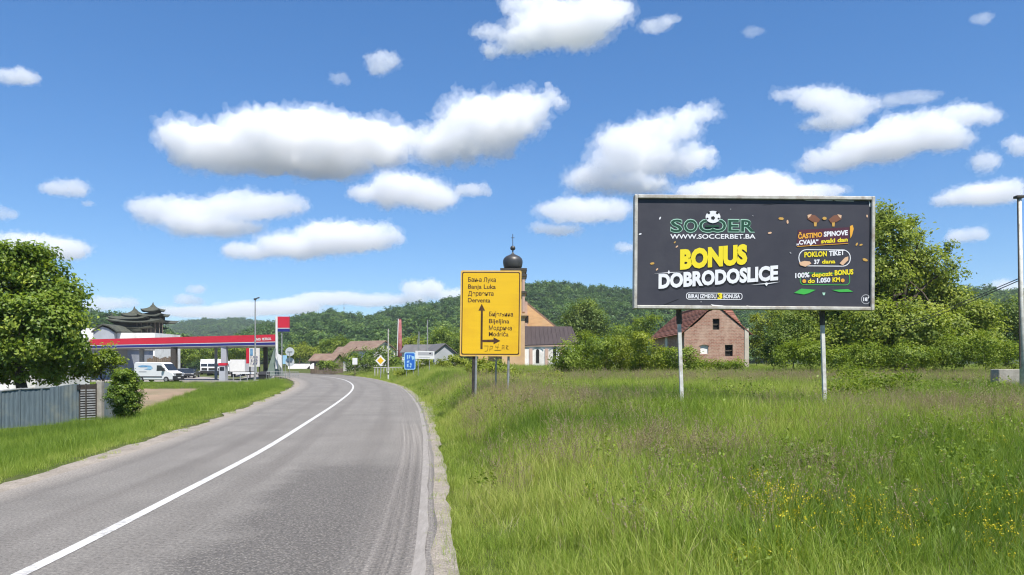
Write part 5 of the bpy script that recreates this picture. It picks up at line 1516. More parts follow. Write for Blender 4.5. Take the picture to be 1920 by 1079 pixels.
MB().prism([Vector((x_ - .5, 94.1, -.5)), Vector((x_ + .5, 94.1, -.5)), Vector((x_ + .5, 94.9, -.5)), Vector((x_ - .5, 94.9, -.5))], [Vector((x_ - .57, 94.0, .45)), Vector((x_ + .57, 94.0, .45)), Vector((x_ + .57, 95.0, .45)), Vector((x_ - .57, 95.0, .45))]).build('container', M['black'], bn)
MB().prism([Vector((x_ - .6, 93.95, .45)), Vector((x_ + .6, 93.95, .45)), Vector((x_ + .6, 95.05, .45)), Vector((x_ - .6, 95.05, .45))], [Vector((x_ - .6, 94.2, .6)), Vector((x_ + .6, 94.2, .6)), Vector((x_ + .6, 95.05, .85)), Vector((x_ - .6, 95.05, .85))]).build('lid', M['trim'], bn)
rl = on('railing', 'low grey metal railing between the bin and the road mouth', 'railing', 530, 93.5)
for v_ in (697, 703):
    MB().tube(at(500, v_, 93.5), at(560, v_ + 1, 93.5), 0.035, n=5).build('rail', M['galv'], rl)
for i in range(21):
    u_ = 500 + i * 3
    MB().tube((ux(u_, 93.5), 93.5, -.55), at(u_, 697 + i * 0.05, 93.5), 0.022, n=5).build('bar', M['galv'], rl)
M['slabgreen'] = pmat('grey_green_sheet', (0.22, 0.28, 0.23), (0.17, 0.22, 0.18), 0.6, scale=0.6)
wg = on('tapered_panel', 'grey green tapering panel at the foot of the station sign tower', 'panel', 516, 97.5)
MB().prism([at(u, v, 97.5) for u, v in ((514, 653), (520, 653), (533, 705), (499, 705))], [at(u, v, 98.0) for u, v in ((514, 653), (520, 653), (533, 705), (499, 705))]).build('sheet', M['slabgreen'], wg)
tw = on('station_sign_tower', 'tall white sign tower with red and blue box beside the canopy', 'sign', 526, 97)
pix_box(516.6, 520.4, 594, 692, 97, .25, 'white', 'mast', tw)
pix_box(527.4, 529.2, 622, 705, 97.05, .12, 'galv', 'mast', tw)
pix_box(520.5, 541.5, 594, 615, 96.95, .5, 'red', 'red_box', tw)
pix_box(520.5, 541.5, 615.1, 616.4, 96.96, .48, 'white', 'white_line', tw)
pix_box(520.5, 541.5, 616.5, 622, 96.95, .5, 'navy', 'blue_box', tw)
fl = on('banner', 'white pointed advertising banner leaning beside the sign tower', 'banner', 523, 96.5)
MB().prism([at(u, v, 96.5) for u, v in ((517, 656), (522, 664), (528, 667), (528.5, 692), (522, 682))], [at(u, v, 96.53) for u, v in ((517, 656), (522, 664), (528, 667), (528.5, 692), (522, 682))]).build('cloth', M['white'], fl)
MB().tube((ux(528.4, 96.5), 96.55, -.5), at(516.6, 654, 96.55), 0.03, n=5).build('pole', M['galv'], fl)
cy = on('info_sign', 'pale blue sign board on the left of the round signs', 'sign', 534, 95)
pix_box(530, 538, 666.5, 683, 95, .05, 'decallight', 'board', cy)
MB().tube((ux(535, 95), 95.08, -.4), at(535, 680, 95.08), 0.035, n=6).build('post', M['galv'], cy)
M['signback'] = pmat('grey_sign_back', (0.62, 0.64, 0.64), (0.55, 0.57, 0.57), 0.5, 0.2, 3)
for k_, (v_, lab) in enumerate(((660, 'upper pale round sign seen from behind by the road mouth'), (679, 'lower pale round sign seen from behind by the road mouth'))):
    rs = on('round_sign', lab, 'road sign', 543, 93 + k_ * 0.4, 'round signs by the station road mouth')
    y_ = 93 + k_ * 0.4
    c_ = at(543.5, v_, y_)
    MB().tube(c_ + Vector((0, -.02, 0)), c_ + Vector((0, .02, 0)), 8.4 / F * y_, n=22).build('disc', M['signback'], rs)
    MB().bx(c_.x - .32, c_.x + .32, y_ - .06, y_ - .022, c_.z - .03, c_.z + .03).build('clamp', M['darksteel'], rs)
    MB().tube((c_.x, y_ - .1, gzf(c_.x, y_) - .2), (c_.x, y_ - .1, c_.z + .05), 0.035, n=6).build('post', M['galv'], rs)
lp = on('lamp_post', 'tall slim steel lamp post in front of the canopy', 'lamp post', 478.5, 93)
MB().tube((ux(478.5, 93), 93, -.6), at(478.5, 563, 93), 0.12, 0.07, 8).build('pole', M['galv'], lp)
a = at(478.5, 560, 93)
MB().tube(a + Vector((0, 0, -.2)), a, 0.16, 0.2, 8).build('lamp_head', M['darksteel'], lp)
MB().tube(a + Vector((-.05, 0, -.05)), a + Vector((.55, -.1, .1)), 0.05, 0.09, 6).build('arm', M['darksteel'], lp)
ww = on('white_wall', 'low white painted wall at the far road bend', 'wall', 568, 132)
pix_box(540, 581, 682.5, 692, 132, .25, 'plaster', 'wall', ww)
MB().prism([at(u, v, 132) for u, v in ((581, 692), (575, 692), (585, 682), (589, 681), (589, 692))], [at(u, v, 132.25) for u, v in ((581, 692), (575, 692), (585, 682), (589, 681), (589, 692))]).build('sloping_end', M['plaster'], ww)
cb = on('crash_barrier', 'white crash barrier along the forecourt edge under the canopy', 'crash barrier', 455, 96)
MB().bx(ux(436, 96), ux(477, 96), 96, 96.08, HC - 16.5 / F * 96, HC - 13 / F * 96).build('rail', M['white'], cb)
for u_ in (437, 450, 463, 476):
    MB().bx(ux(u_, 96) - .05, ux(u_, 96) + .05, 96.09, 96.2, -.6, HC - 13 / F * 96).build('post', M['galv'], cb)

# ------------------------------------------------------------------ houses at the bend
M['tilebrown'] = pmat('old_brown_tiles', (0.26, 0.17, 0.125), (0.18, 0.12, 0.09), 0.9, scale=1.5, bump=0.6, stretch=(1, 1, 3), dirt=(0.3, 0.24, 0.18))
M['slateroof'] = pmat('grey_sheet_roof', (0.16, 0.15, 0.15), (0.12, 0.115, 0.115), 0.7, scale=1.2)
def gable_house(name, label, cen, yaw, L, Wd, eave, ridge, roofmat, wallmat, z0=0.0, windows=(), over=0.3):
    r = thing(name, label, 'house', (cen[0], cen[1], z0))
    xf = oriented(Vector((cen[0], cen[1], 0)), yaw)
    h = Wd / 2
    MB(xf).prism([Vector((-L / 2, y, z)) for y, z in ((-h, z0 - .5), (h, z0 - .5), (h, eave), (0, ridge), (-h, eave))], [Vector((L / 2, y, z)) for y, z in ((-h, z0 - .5), (h, z0 - .5), (h, eave), (0, ridge), (-h, eave))]).build('wall', wallmat, r)
    sl_ = (ridge - eave) / h
    rf = None
    for s_ in (-1, 1):
        e = [(-0.02 * s_ * 0, ridge + .02), (s_ * (h + over), eave - over * sl_ + .02), (s_ * (h + over), eave - over * sl_ + .16), (0, ridge + .16)]
        o = MB(xf).prism([Vector((-L / 2 - over, y, z)) for y, z in e], [Vector((L / 2 + over, y, z)) for y, z in e]).build('roof', roofmat, r)
        rf = rf or o
    for (side, t, z_, w_, hh) in windows:
        if side == 'front':
            o = MB(xf).bx(t - w_ / 2, t + w_ / 2, -h - .03, -h + .01, z_, z_ + hh)
        else:
            o = MB(xf).bx(L / 2 - .01, L / 2 + .03, t - w_ / 2, t + w_ / 2, z_, z_ + hh)
        o.build('window', M['glass'], r)
    return r, xf
hz = lambda v, y: HC + (VH - v) / F * y
gable_house('farm_house', 'long brown-roofed house with white gable left of the red chimney', (ux(690, 140), 140), -R(34), 8.6, 5.6, hz(657, 137), hz(641, 140), M['tilebrown'], M['plaster'], 1.2, [('side', 0.2, hz(655, 140), .7, .9)])
gable_house('shed', 'lower brown roofed wing at the left end of the long house', (ux(650, 139), 139.5), -R(30), 4.0, 4.0, hz(668, 138), hz(652, 140), M['tilebrown'], M['plaster'], 1.0, [])
gable_house('shed', 'little brown roofed shed by the white wall at the bend', (ux(613, 134), 134), -R(20), 4.8, 3.2, hz(676, 132), hz(665, 134), M['tilebrown'], M['planks'], 0.6, [('front', 1.4, hz(682, 132), .9, .6), ('front', -1.2, hz(682, 132), .5, .6)])
gable_house('house', 'grey roofed house behind the blue sign', (ux(788, 128), 128), -R(12), 5.0, 4.5, hz(661, 126), hz(648, 128), M['slateroof'], M['plaster'], 1.4, [('front', 0, hz(672, 126), .8, .8)])
gable_house('house', 'grey roofed house end just left of the yellow sign', (ux(824, 122), 122), -R(60), 4.0, 3.6, hz(661, 120), hz(646.5, 122), M['slateroof'], M['greywall'], 1.4, [])
M['chim'] = pmat('faded_red_brick_paint', (0.34, 0.10, 0.10), (0.26, 0.07, 0.075), 0.8, scale=2, dirt=(0.42, 0.27, 0.25))
ch = on('factory_chimney', 'tapering faded red chimney with white strip beside the brown-roofed house', 'chimney', 750, 136)
MB().tube(at(750, 700, 136), at(749.5, 598, 136), 0.56, 0.3, 12).build('shaft', M['chim'], ch, smooth=True)
MB().tube(at(749.5, 598.5, 136), at(749.5, 596.5, 136), 0.36, n=12).build('rim', M['darksteel'], ch)
MB().tube(at(744.5, 668, 135.4), at(746.8, 598, 135.6), 0.08, n=6).build('flue_pipe', M['white'], ch)
for k_, (u_, v0, y_, r_, lab) in enumerate(((728, 617, 100, .11, 'thin pole standing in front of the long brown-roofed house'), (785.5, 622, 104, .10, 'shorter pole right behind the blue sign'), (801.5, 600, 104, .11, 'tallest of the thin poles, behind the white name sign'), (782.6, 636, 108, .06, 'thinnest short pole behind the blue sign'))):
    ut = on('utility_pole', lab, 'pole', u_, y_, 'thin poles at the bend')
    MB().tube((ux(u_, y_), y_, gzf(ux(u_, y_), y_) - .3), at(u_, v0, y_), r_, r_ * .7, 7).build('pole', M['galv'] if k_ else M['frame'], ut)
    MB().tube(at(u_, v0, y_) - Vector((.12, 0, .05)), at(u_, v0, y_) + Vector((.12, 0, -.05)), r_ * .5, n=5).build('cross_bolt', M['darksteel'], ut)

# signs along the right verge
dm = on('priority_sign', 'yellow diamond priority sign with white edge', 'road sign', 713.5, 86)
y_ = 86
flat([(713.5, 666), (723.5, 676.5), (713.5, 687), (703.5, 676.5)], lambda u, v, off=0: at(u, v, y_) + Vector((0, -off, 0)), 0.0, M['white'], dm, 'plate', 0.02)
flat([(713.5, 670), (719.7, 676.5), (713.5, 683), (707.3, 676.5)], lambda u, v, off=0: at(u, v, y_) + Vector((0, -off, 0)), 0.023, M['signyellow'], dm, 'yellow_field', 0.006)
MB().tube((ux(713.5, y_), y_ + .06, gzf(ux(713.5, y_), y_) - .2), at(713.5, 668, y_ + .06), 0.04, n=6).build('post', M['galv'], dm)
yb = 70
bs = on('blue_sign', 'blue rectangular information sign with white border on the right verge', 'road sign', 768.5, yb)
PB2 = lambda u, v, off=0: at(u, v, yb) + Vector((0, -off, 0))
flat(rrect(758, 661, 779, 693.5, 3), PB2, 0.0, M['decallight'], bs, 'sign_panel', 0.03)
flat(rrect(759.6, 662.8, 777.4, 691.7, 2.5), PB2, 0.032, M['bluesign'], bs, 'sign_face', 0.006)
for pts in ([(763, 666), (765.5, 666), (765.5, 674), (763, 674)], [(767, 666), (770, 666.5), (768.5, 673), (766.5, 672)], [(763, 677), (768, 676), (767, 680), (763, 681)], [(763, 683), (766, 682.5), (766, 689), (763, 689)], [(768, 680), (773, 683), (770, 686)], [(767.5, 687), (772, 685.5), (770, 690.5)], [(771, 667), (777, 669), (777, 673), (773, 676)]):
    flat(pts, PB2, 0.040, M['decallight'], bs, 'symbol', 0.004)
for u_ in (762, 775):
    MB().tube((ux(u_, yb), yb + .08, gzf(ux(u_, yb), yb) - .3), at(u_, 664, yb + .08), 0.035, n=6).build('post', M['galv'], bs)
yn = 66
ns = on('name_sign', 'white name board on two thin posts right of the blue sign', 'road sign', 797, yn)
PB3 = lambda u, v, off=0: at(u, v, yn) + Vector((0, -off, 0))
flat([(779, 658), (814.5, 659), (814.5, 674), (778.5, 673)], PB3, 0.0, M['white'], ns, 'board', 0.03)
flat([(784, 660.5), (812, 661), (812, 667), (784, 666.5)], PB3, 0.032, M['p_grey'], ns, 'printed_band', 0.004)
flat([(805, 662), (809, 661.5), (808, 664), (805, 664.5)], PB3, 0.038, M['p_black'], ns, 'printed_mark', 0.004)
flat([(785, 669.6), (806, 670), (806, 671), (785, 670.6)], PB3, 0.032, M['p_grey'], ns, 'printed_line', 0.004)
for u_, v_ in ((784, 720), (805, 720)):
    MB().tube((ux(u_, yn), yn + .06, gzf(ux(u_, yn), yn) - .3), at(u_, 661, yn + .06), 0.04, n=6).build('post', M['galv'], ns)
sb = on('small_board', 'small white board on a short post before the hedge', 'sign', 665, 106)
pix_box(660.8, 670, 671.5, 684, 106, .06, 'white', 'board', sb)
MB().tube((ux(665.5, 106), 106.1, gzf(ux(665.5, 106), 106) - .2), at(665.5, 680, 106.1), 0.05, n=6).build('post', M['planks'], sb)
dl = on('road_marker_post', 'small white roadside marker post left of the blue sign', 'marker post', 728, 80)
x_ = ux(728, 80)
MB().bx(x_ - .06, x_ + .06, 79.95, 80.05, gzf(x_, 80) - .2, gzf(x_, 80) + .95).build('post', M['white'], dl)
MB().bx(x_ - .065, x_ + .065, 79.94, 80.06, gzf(x_, 80) + .6, gzf(x_, 80) + .75).build('reflector', M['black'], dl)
gr = on('garden_fence', 'low pale garden fence behind the diamond sign', 'fence', 735, 100)
MB().tube(at(700, 690, 100), at(760, 689, 100), 0.05, n=5).build('rail', M['frame'], gr)
for i in range(11):
    MB().bx(ux(702 + i * 5.6, 100), ux(703.6 + i * 5.6, 100), 100, 100.08, gzf(ux(702 + i * 5.6, 100), 100) - .1, HC - 4 / F * 100).build('picket', M['frame'], gr)

# ------------------------------------------------------------------ church
YK = 110.0
M['ochre'] = pmat('ochre_plaster', (0.66, 0.44, 0.25), (0.56, 0.36, 0.2), 0.85, scale=0.7, bump=0.3, dirt=(0.5, 0.36, 0.25))
M['orangebrick'] = pmat('orange_brickwork', (0.74, 0.45, 0.22), (0.62, 0.36, 0.17), 0.9, scale=1.1, bump=0.8, stretch=(1, 1, 5), dirt=(0.62, 0.45, 0.28))
M['pink'] = pmat('faded_pink_pilaster', (0.58, 0.40, 0.31), (0.5, 0.34, 0.27), 0.85, scale=1)
M['slate'] = pmat('dark_brown_sheet_roof', (0.085, 0.068, 0.070), (0.07, 0.056, 0.058), 0.85, 0.0, 0.8, 0.2, stretch=(4, 1, 1), spec=0.12)
M['dome'] = pmat('dark_metal_dome', (0.075, 0.072, 0.07), (0.10, 0.095, 0.09), 0.45, 0.5, 1.2)
chu = thing('church', 'old church with onion domed tower, orange gable and dark roofed white side wing', 'church', (ux(1000, YK), YK, 1.7))
kz = lambda v, y=YK: HC + (VH - v) / F * y
def kbox(u0, u1, v0, v1, y0, y1, mat, name, parent=chu):
    return MB().bx(ux(u0, y0), ux(u1, y0), y0, y1, kz(v1, y0), kz(v0, y0)).build(name, M[mat], parent)
kbox(941, 984, 506, 700, YK - 2.5, YK + 1, 'ochre', 'tower')
for v_ in (503, 514, 546, 588):
    kbox(938, 988, v_, v_ + 4, YK - 2.9, YK + 1.4, 'darksteel' if v_ < 550 else 'ochre', 'cornice')
    kbox(939.5, 986, v_ + 4.02, v_ + 7, YK - 2.7, YK + 1.2, 'ochre', 'moulding')
for u0, u1, v0, v1 in ((956, 970, 522, 543), (956, 970, 560, 582)):
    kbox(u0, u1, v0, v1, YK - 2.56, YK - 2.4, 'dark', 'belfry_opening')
for u0 in (941, 979.5):
    kbox(u0, u0 + 4.6, 520, 585, YK - 2.66, YK - 2.4, 'pink', 'corner_strip')
dc = Vector((ux(961.5, YK), YK - 0.75, kz(503)))
k_ = YK / F
prof = [(16, -1), (17, 1), (17.8, 5), (18.4, 9), (18.2, 13), (16.5, 17), (13, 20), (8, 22.5), (3.5, 24.5), (1.6, 27), (1.0, 31)]
MB().lathe(dc, [(r_ * k_, z_ * k_) for r_, z_ in prof], 20).build('dome', M['dome'], chu, smooth=True)
MB().lathe(dc, [(r_ * k_, z_ * k_) for r_, z_ in ((0.9, 31), (4.2, 33), (5.0, 36), (3.6, 39), (1.0, 40.5))], 12).build('ball', M['dome'], chu, smooth=True)
MB().tube(dc + Vector((0, 0, 40 * k_)), dc + Vector((0, 0, 62 * k_)), 0.05, n=5).build('cross_shaft', M['darksteel'], chu)
MB().tube(dc + Vector((-3.2 * k_, 0, 55 * k_)), dc + Vector((3.2 * k_, 0, 55 * k_)), 0.045, n=5).build('cross_arm', M['darksteel'], chu)
gp_ = [(897, 700), (897, 613), (961, 552), (975, 560), (1041, 614), (1041, 700)]
ya = YK + 1.2
MB().prism([Vector((ux(u, ya), ya, kz(v, ya))) for u, v in gp_], [Vector((ux(u, ya), ya + 14, kz(v, ya))) for u, v in gp_]).build('nave_wall', M['orangebrick'], chu)
rp = [(1045, 616.5), (966, 551.5), (962, 549), (894, 612), (894, 610), (962, 546), (967, 548.5), (1046, 614)]
MB().prism([Vector((ux(u, ya), ya + 0.35, kz(v, ya))) for u, v in rp], [Vector((ux(u, ya), ya + 14.3, kz(v, ya))) for u, v in rp]).build('nave_roof', M['tilebrown'], chu)
kbox(984.5, 989, 566, 612, ya - 0.08, ya + 0.2, 'pink', 'gable_strip')
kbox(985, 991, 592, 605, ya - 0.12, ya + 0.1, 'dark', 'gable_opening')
yw = YK - 2.2
kbox(968, 1078, 645, 705, yw, yw + 5, 'plaster', 'wing_wall')
for u0 in (975, 992.5, 1022, 1050):
    kbox(u0, u0 + 6, 654, 705, yw - 0.14, yw + 0.02, 'pink', 'pilaster')
kbox(968, 1078, 646.5, 650, yw - 0.2, yw + 0.02, 'pink', 'eaves_moulding')
for (uc_, v0, v1) in ((1008, 658, 681), (1040, 656, 679), (1066, 657, 679)):
    pts = [(uc_ - 3, v1)] + [(uc_ - 3 * math.cos(a_ * math.pi / 6), v0 - 3 * math.sin(a_ * math.pi / 6)) for a_ in range(7)] + [(uc_ + 3, v1)]
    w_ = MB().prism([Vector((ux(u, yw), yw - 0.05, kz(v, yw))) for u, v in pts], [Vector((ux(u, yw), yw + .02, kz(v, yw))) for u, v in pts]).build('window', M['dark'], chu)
    a_o = [(uc_ - 11 * math.cos(a_ * math.pi / 8), 656.5 - 5.6 * math.sin(a_ * math.pi / 8)) for a_ in range(9)]
    a_i = [(uc_ - 9.4 * math.cos(a_ * math.pi / 8), 656.5 - 4.4 * math.sin(a_ * math.pi / 8)) for a_ in range(9)][::-1]
    MB().prism([Vector((ux(u, yw), yw - 0.11, kz(v, yw))) for u, v in a_o + a_i], [Vector((ux(u, yw), yw + .02, kz(v, yw))) for u, v in a_o + a_i]).build('blind_arch', M['greywall'], chu)
ey, ry_ = yw - 0.22, yw + 2.6
E0, E1 = Vector((ux(966, ey), ey, kz(647.5, ey))), Vector((ux(1086, ey), ey, kz(644, ey)))
R0, R1 = Vector((ux(966, ry_), ry_, kz(612, ry_))), Vector((ux(1072, ry_), ry_, kz(612.5, ry_)))
B0, B1 = Vector((E0.x, yw + 5.8, E0.z)), Vector((E1.x, yw + 5.8, E1.z))
dn = Vector((0, 0, -.14))
MB().add([E0, E1, R1, R0, B1, B0, E0 + dn, E1 + dn, B1 + dn, B0 + dn], [(0, 1, 2, 3), (1, 4, 2), (4, 5, 3, 2), (5, 0, 3), (6, 7, 1, 0), (7, 8, 4, 1), (8, 9, 5, 4), (9, 6, 0, 5), (9, 8, 7, 6)]).build('wing_roof', M['slate'], chu)
for t_ in range(1, 15):
    a = E0.lerp(E1, t_ / 15); b_ = R0.lerp(R1, min(1, t_ / 14.2))
    MB().tube(a + Vector((0, -.02, .02)), b_ + Vector((0, -.02, .02)), 0.02, n=4).build('roof_seam', M['slate'], chu)

# ------------------------------------------------------------------ brick ruin
YR = 75.0
m, nt, out = newmat('ruined_brickwork')
tc = nd(nt, 'ShaderNodeTexCoord').outputs['Object']
sp_ = nd(nt, 'ShaderNodeSeparateXYZ', {0: tc})
cmb = nd(nt, 'ShaderNodeCombineXYZ', {0: math_(nt, 'ADD', sp_.outputs[0], sp_.outputs[1]), 1: sp_.outputs[2]})
br = nd(nt, 'ShaderNodeTexBrick', {'Vector': cmb.outputs[0], 'Color1': (0.40, 0.215, 0.155, 1), 'Color2': (0.29, 0.145, 0.105, 1), 'Mortar': (0.42, 0.32, 0.25, 1), 'Scale': 1.0, 'Mortar Size': 0.018, 'Brick Width': 0.34, 'Row Height': 0.15})
n1 = noise(nt, tc, 0.55, 8, 0.7)
c = mixc(nt, ramp(nt, n1, [(0.45, 0.0), (0.58, 0.85)]), br.outputs[0], (0.47, 0.33, 0.25))
c = mixc(nt, ramp(nt, noise(nt, tc, 1.7, 7, 0.75), [(0.5, 0.0), (0.7, 0.7)]), c, (0.24, 0.135, 0.10))
c = mixc(nt, ramp(nt, noise(nt, mapping(nt, tc, (1, 1, 3)), 0.8, 6, 0.7), [(0.58, 0.0), (0.7, 0.5)]), c, (0.47, 0.39, 0.32))
p = nd(nt, 'ShaderNodeBsdfPrincipled', {'Base Color': c, 'Roughness': 0.95, 'Specular IOR Level': 0.1})
b = nd(nt, 'ShaderNodeBump', {'Strength': 0.8, 'Distance': 0.05, 'Height': math_(nt, 'ADD', br.outputs[1], math_(nt, 'MULTIPLY', n1, -2.0))})
nt.links.new(b.outputs[0], p.inputs['Normal'])
nt.links.new(p.outputs[0], out.inputs[0])
M['ruin'] = m
M['cream'] = pmat('old_cream_plaster', (0.62, 0.56, 0.47), (0.5, 0.44, 0.36), 0.9, scale=1.2, dirt=(0.36, 0.27, 0.2))
M['redtile'] = pmat('weathered_red_tiles', (0.30, 0.115, 0.075), (0.22, 0.085, 0.06), 0.9, scale=2.2, bump=0.5, dirt=(0.33, 0.18, 0.12))
M['redtile2'] = pmat('weathered_dark_tiles', (0.235, 0.095, 0.065), (0.18, 0.075, 0.055), 0.9, scale=2.2, bump=0.5, dirt=(0.28, 0.15, 0.11))
ruin = thing('brick_house', 'abandoned brick house with red tiled roof under the left part of the billboard', 'house', (20.6, YR, gzf(20.6, YR)))
gx0, gx1, grx = ux(1283, YR), ux(1402, YR), ux(1341, YR)
ez_, rz_ = HC + (VH - 621) / F * YR, HC + (VH - 570) / F * YR
zb = 1.2
def rq(u, v, y=YR):
    return Vector((ux(u, y), y, HC + (VH - v) / F * y))
# gable wall with real openings, assembled from blocks round the windows
W1, W2, W3 = (1336, 1349, 598, 618.5), (1359, 1374, 647, 668), (1313, 1328, 647, 664)
def wall_piece(pts, name='gable_wall', mat='ruin', d=0.4, y=YR):
    return MB().prism([rq(u, v, y) for u, v in pts], [rq(u, v, y) + Vector((0, d, 0)) for u, v in pts])
gm = MB()
def addp(pts):
    w = wall_piece(pts); gm.add(w.v, w.f)
addp([(1283, 695), (1313, 695), (1313, 622), (1283, 622)])
addp([(1313, 695), (1328, 695), (1328, 664), (1313, 664)]); addp([(1313, 647), (1328, 647), (1328, 622), (1313, 622)])
addp([(1328, 695), (1359, 695), (1359, 622), (1328, 622)])
addp([(1359, 695), (1374, 695), (1374, 668), (1359, 668)]); addp([(1359, 647), (1374, 647), (1374, 622), (1359, 622)])
addp([(1374, 695), (1402, 695), (1402, 622), (1374, 622)])
addp([(1283, 622), (1336, 622), (1336, 582), (1327, 586), (1313, 600), (1298, 613), (1287, 618)])
addp([(1336, 622), (1349, 622), (1349, 618.5), (1336, 618.5)]); addp([(1336, 598), (1349, 598), (1349, 575), (1336, 575)])
addp([(1349, 622), (1402, 622), (1396, 616), (1384, 609), (1370, 597), (1358, 586), (1349, 580)])
gm.build('gable_wall', M['ruin'], ruin)
MB().bx(gx0, gx0 + .4, YR + .4, YR + 17, zb, ez_ - .1).build('side_wall', M['ruin'], ruin)
MB().bx(gx1 - .4, gx1, YR + .4, YR + 17, zb, ez_ - .1).build('side_wall', M['ruin'], ruin)
MB().bx(gx0, gx1, YR + 17, YR + 17.4, zb, ez_ - .1).build('back_wall', M['ruin'], ruin)
wall_piece([(1396, 695), (1404.5, 695), (1404, 616), (1396.5, 617)], d=0.3, y=YR - 0.06).build('corner_plaster', M['cream'], ruin)
wall_piece([(1313, 664), (1328, 664), (1328, 650), (1325, 647.2), (1316, 647.2), (1313, 650)], d=0.12, y=YR + 0.12).build('bricked_window', M['plaster'], ruin)
for k2, (u0, u1, v0, v1) in enumerate((W1, W2)):
    fr_ = MB()
    y_ = YR + 0.15
    for q in ((u0, u0 + 1, v0, v1), (u1 - 1, u1, v0, v1), (u0 + 1, u1 - 1, v0, v0 + 1), (u0 + 1, u1 - 1, (v0 + v1) / 2 - .5, (v0 + v1) / 2 + .5)):
        a = rq(q[0], q[3], y_); b_ = rq(q[1], q[2], y_)
        fr_.bx(a.x, b_.x, y_, y_ + .06, a.z, b_.z)
    o = fr_.build('window_frame', M['planks'], ruin)
    a = rq(u0, v1, YR + .3); b_ = rq(u1, v0, YR + .3)
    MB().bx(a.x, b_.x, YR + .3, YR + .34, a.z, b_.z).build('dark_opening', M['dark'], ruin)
wall_piece([(1316, 645), (1325, 645), (1330, 648.5), (1326, 648), (1320, 646.4), (1314, 648), (1311, 648.5)], d=0.1, y=YR - 0.06).build('window_arch', M['ruin'], ruin)
# tiled roof: courses laid over each other
def tiled(A, Bq, C, D, n, name='tile_course', th=0.06):
    """courses from eave A-B up to ridge D-C"""
    A, Bq, C, D = map(Vector, (A, Bq, C, D))
    nn = (Bq - A).cross(D - A).normalized()
    if nn.z < 0:
        nn = -nn
    for i in range(n):
        t0, t1 = i / n, (i + 1.25) / n
        p = [A.lerp(D, t0), Bq.lerp(C, t0), Bq.lerp(C, min(t1, 1)), A.lerp(D, min(t1, 1))]
        jit = Vector((0, 0, random.uniform(-.02, .02)))
        MB().prism([p[0] + nn * (th * 1.7) + jit, p[1] + nn * (th * 1.7) + jit, p[2] + nn * th * 0.4, p[3] + nn * th * 0.4],
                   [p[0] + nn * th * .5 + jit, p[1] + nn * th * .5 + jit, p[2] - nn * th * .4, p[3] - nn * th * .4]).build(name, M['redtile'] if random.random() < .6 else M['redtile2'], ruin)
ov = 0.45
sl_ = (rz_ - ez_) / (grx - gx0)
tiled((gx0 - ov, YR - .1, ez_ - ov * sl_), (gx0 - ov, YR + 17.6, ez_ - ov * sl_), (grx, YR + 17.6, rz_), (grx, YR - .1, rz_), 18)
tiled((gx1 + ov, YR - .1, ez_ - ov * sl_), (gx1 + ov, YR + 17.6, ez_ - ov * sl_), (grx, YR + 17.6, rz_), (grx, YR - .1, rz_), 18)
# cross wing whose front slope shows right and left of the gable
tiled((ux(1300, 79), 76.6, ez_ + .1), (gx1 + .25, 76.6, ez_ + .1), (gx1 + .1, 81, rz_ - .1), (ux(1316, 81), 81, rz_ - .1), 10)
MB().prism([Vector((gx1 + .06, 76.8, zb)), Vector((gx1 + .06, 85, zb)), Vector((gx1 + .06, 85, ez_)), Vector((gx1 + .06, 81, rz_ - .25)), Vector((gx1 + .06, 76.8, ez_))], [Vector((gx1 - .2, 76.8, zb)), Vector((gx1 - .2, 85, zb)), Vector((gx1 - .2, 85, ez_)), Vector((gx1 - .2, 81, rz_ - .25)), Vector((gx1 - .2, 76.8, ez_))]).build('wing_gable', M['ruin'], ruin)
MB().bx(gx0 - .05, gx0 - .01, YR + 8, YR + 9.2, 3.4, 4.8).build('side_window', M['plaster'], ruin)
MB().tube((grx, YR - .15, rz_ + .1), (grx, YR + 17.6, rz_ + .1), 0.14, n=8).build('ridge_tiles', M['redtile2'], ruin)

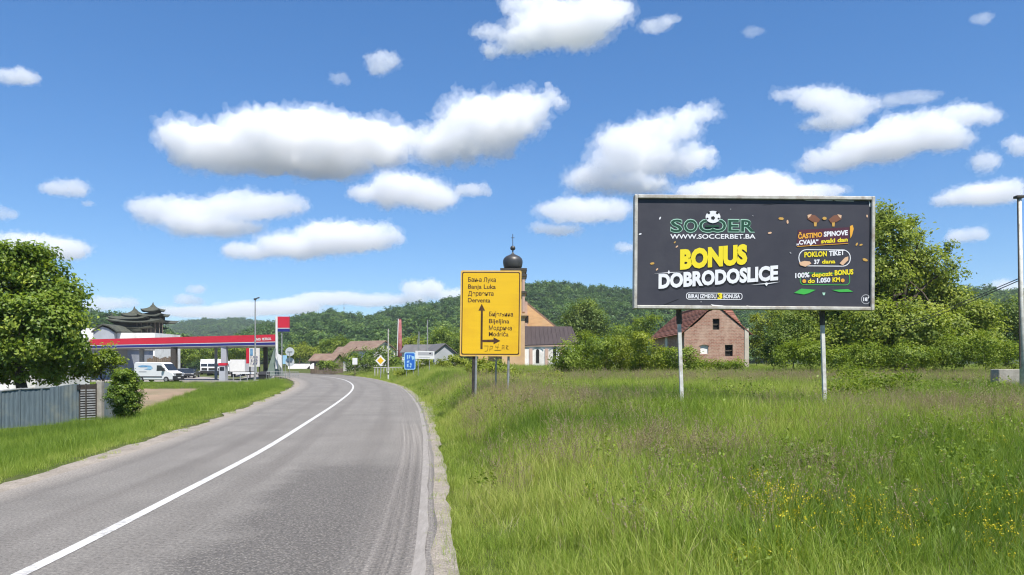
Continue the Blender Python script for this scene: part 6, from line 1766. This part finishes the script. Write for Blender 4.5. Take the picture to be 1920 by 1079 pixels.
# ------------------------------------------------------------------ right edge: pole, cables, concrete block; far mast; bare twigs
YT = 23.0
pl = on('utility_pole', 'tall grey pole with dark cap at the right edge of the meadow', 'pole', 1915, YT)
MB().tube((ux(1917.5, YT), YT, gzf(ux(1917, YT), YT) - .4), at(1911.5, 370, YT), 0.075, 0.056, 12).build('shaft', M['postpaint'], pl, smooth=True)
a = at(1911.5, 369, YT)
MB().bx(a.x - .13, a.x + .10, YT - .1, YT + .1, a.z - .05, a.z + .02).build('cap', M['darksteel'], pl)
MB().tube(at(1908.2, 372, YT - .05), at(1912.8, 690, YT - .06), 0.022, n=5).build('shade_edge', M['darksteel'], pl)  # dark tube added as the shaded left side of the shaft
for k_, (v0, lab) in enumerate(((522, 'upper of the two sagging cables leaving the tall pole'), (526, 'lower of the two sagging cables leaving the tall pole'))):
    a, b_ = at(1912, v0, YT), at(1560, 640 + 8 * k_, 92)
    mb = MB(); pts = []
    for i in range(15):
        t = i / 14
        q = a.lerp(b_, t); q.z -= 4 * t * (1 - t) * 0.55
        pts.append(q)
    mb.path(pts, [0.016] * 15, 5)
    org = tuple(a)
    o = mb.build('power_cable', M['darksteel'], None, loc=org)
    tag(o, lab, 'cable', 'cables on the tall pole')
cbk = on('concrete_block', 'long low concrete block in the grass left of the tall pole', 'concrete block', 1893, 27)
y_ = 27
MB().bx(ux(1873, y_), ux(1914, y_), y_, y_ + .5, gzf(ux(1893, y_), y_) - .1, HC - 8 / F * y_).build('block', M['concrete'], cbk, bevel=0.02)
MB().bx(ux(1915.5, y_), ux(1945, y_), y_ + .02, y_ + .5, gzf(ux(1893, y_), y_) - .1, HC - 8.5 / F * y_).build('block', M['concrete'], cbk, bevel=0.02)
mast = thing('radio_mast', 'thin lattice radio mast on the far ridge left of centre', 'mast', tuple(at(645, 592, 690)))
MB().tube(at(645, 592, 690), at(645, 567, 690), 0.35, 0.15, 4).build('lattice_shaft', M['galv'], mast)
MB().tube(at(644, 578, 690), at(646.2, 578, 690), 0.5, n=6).build('aerial', M['galv'], mast)
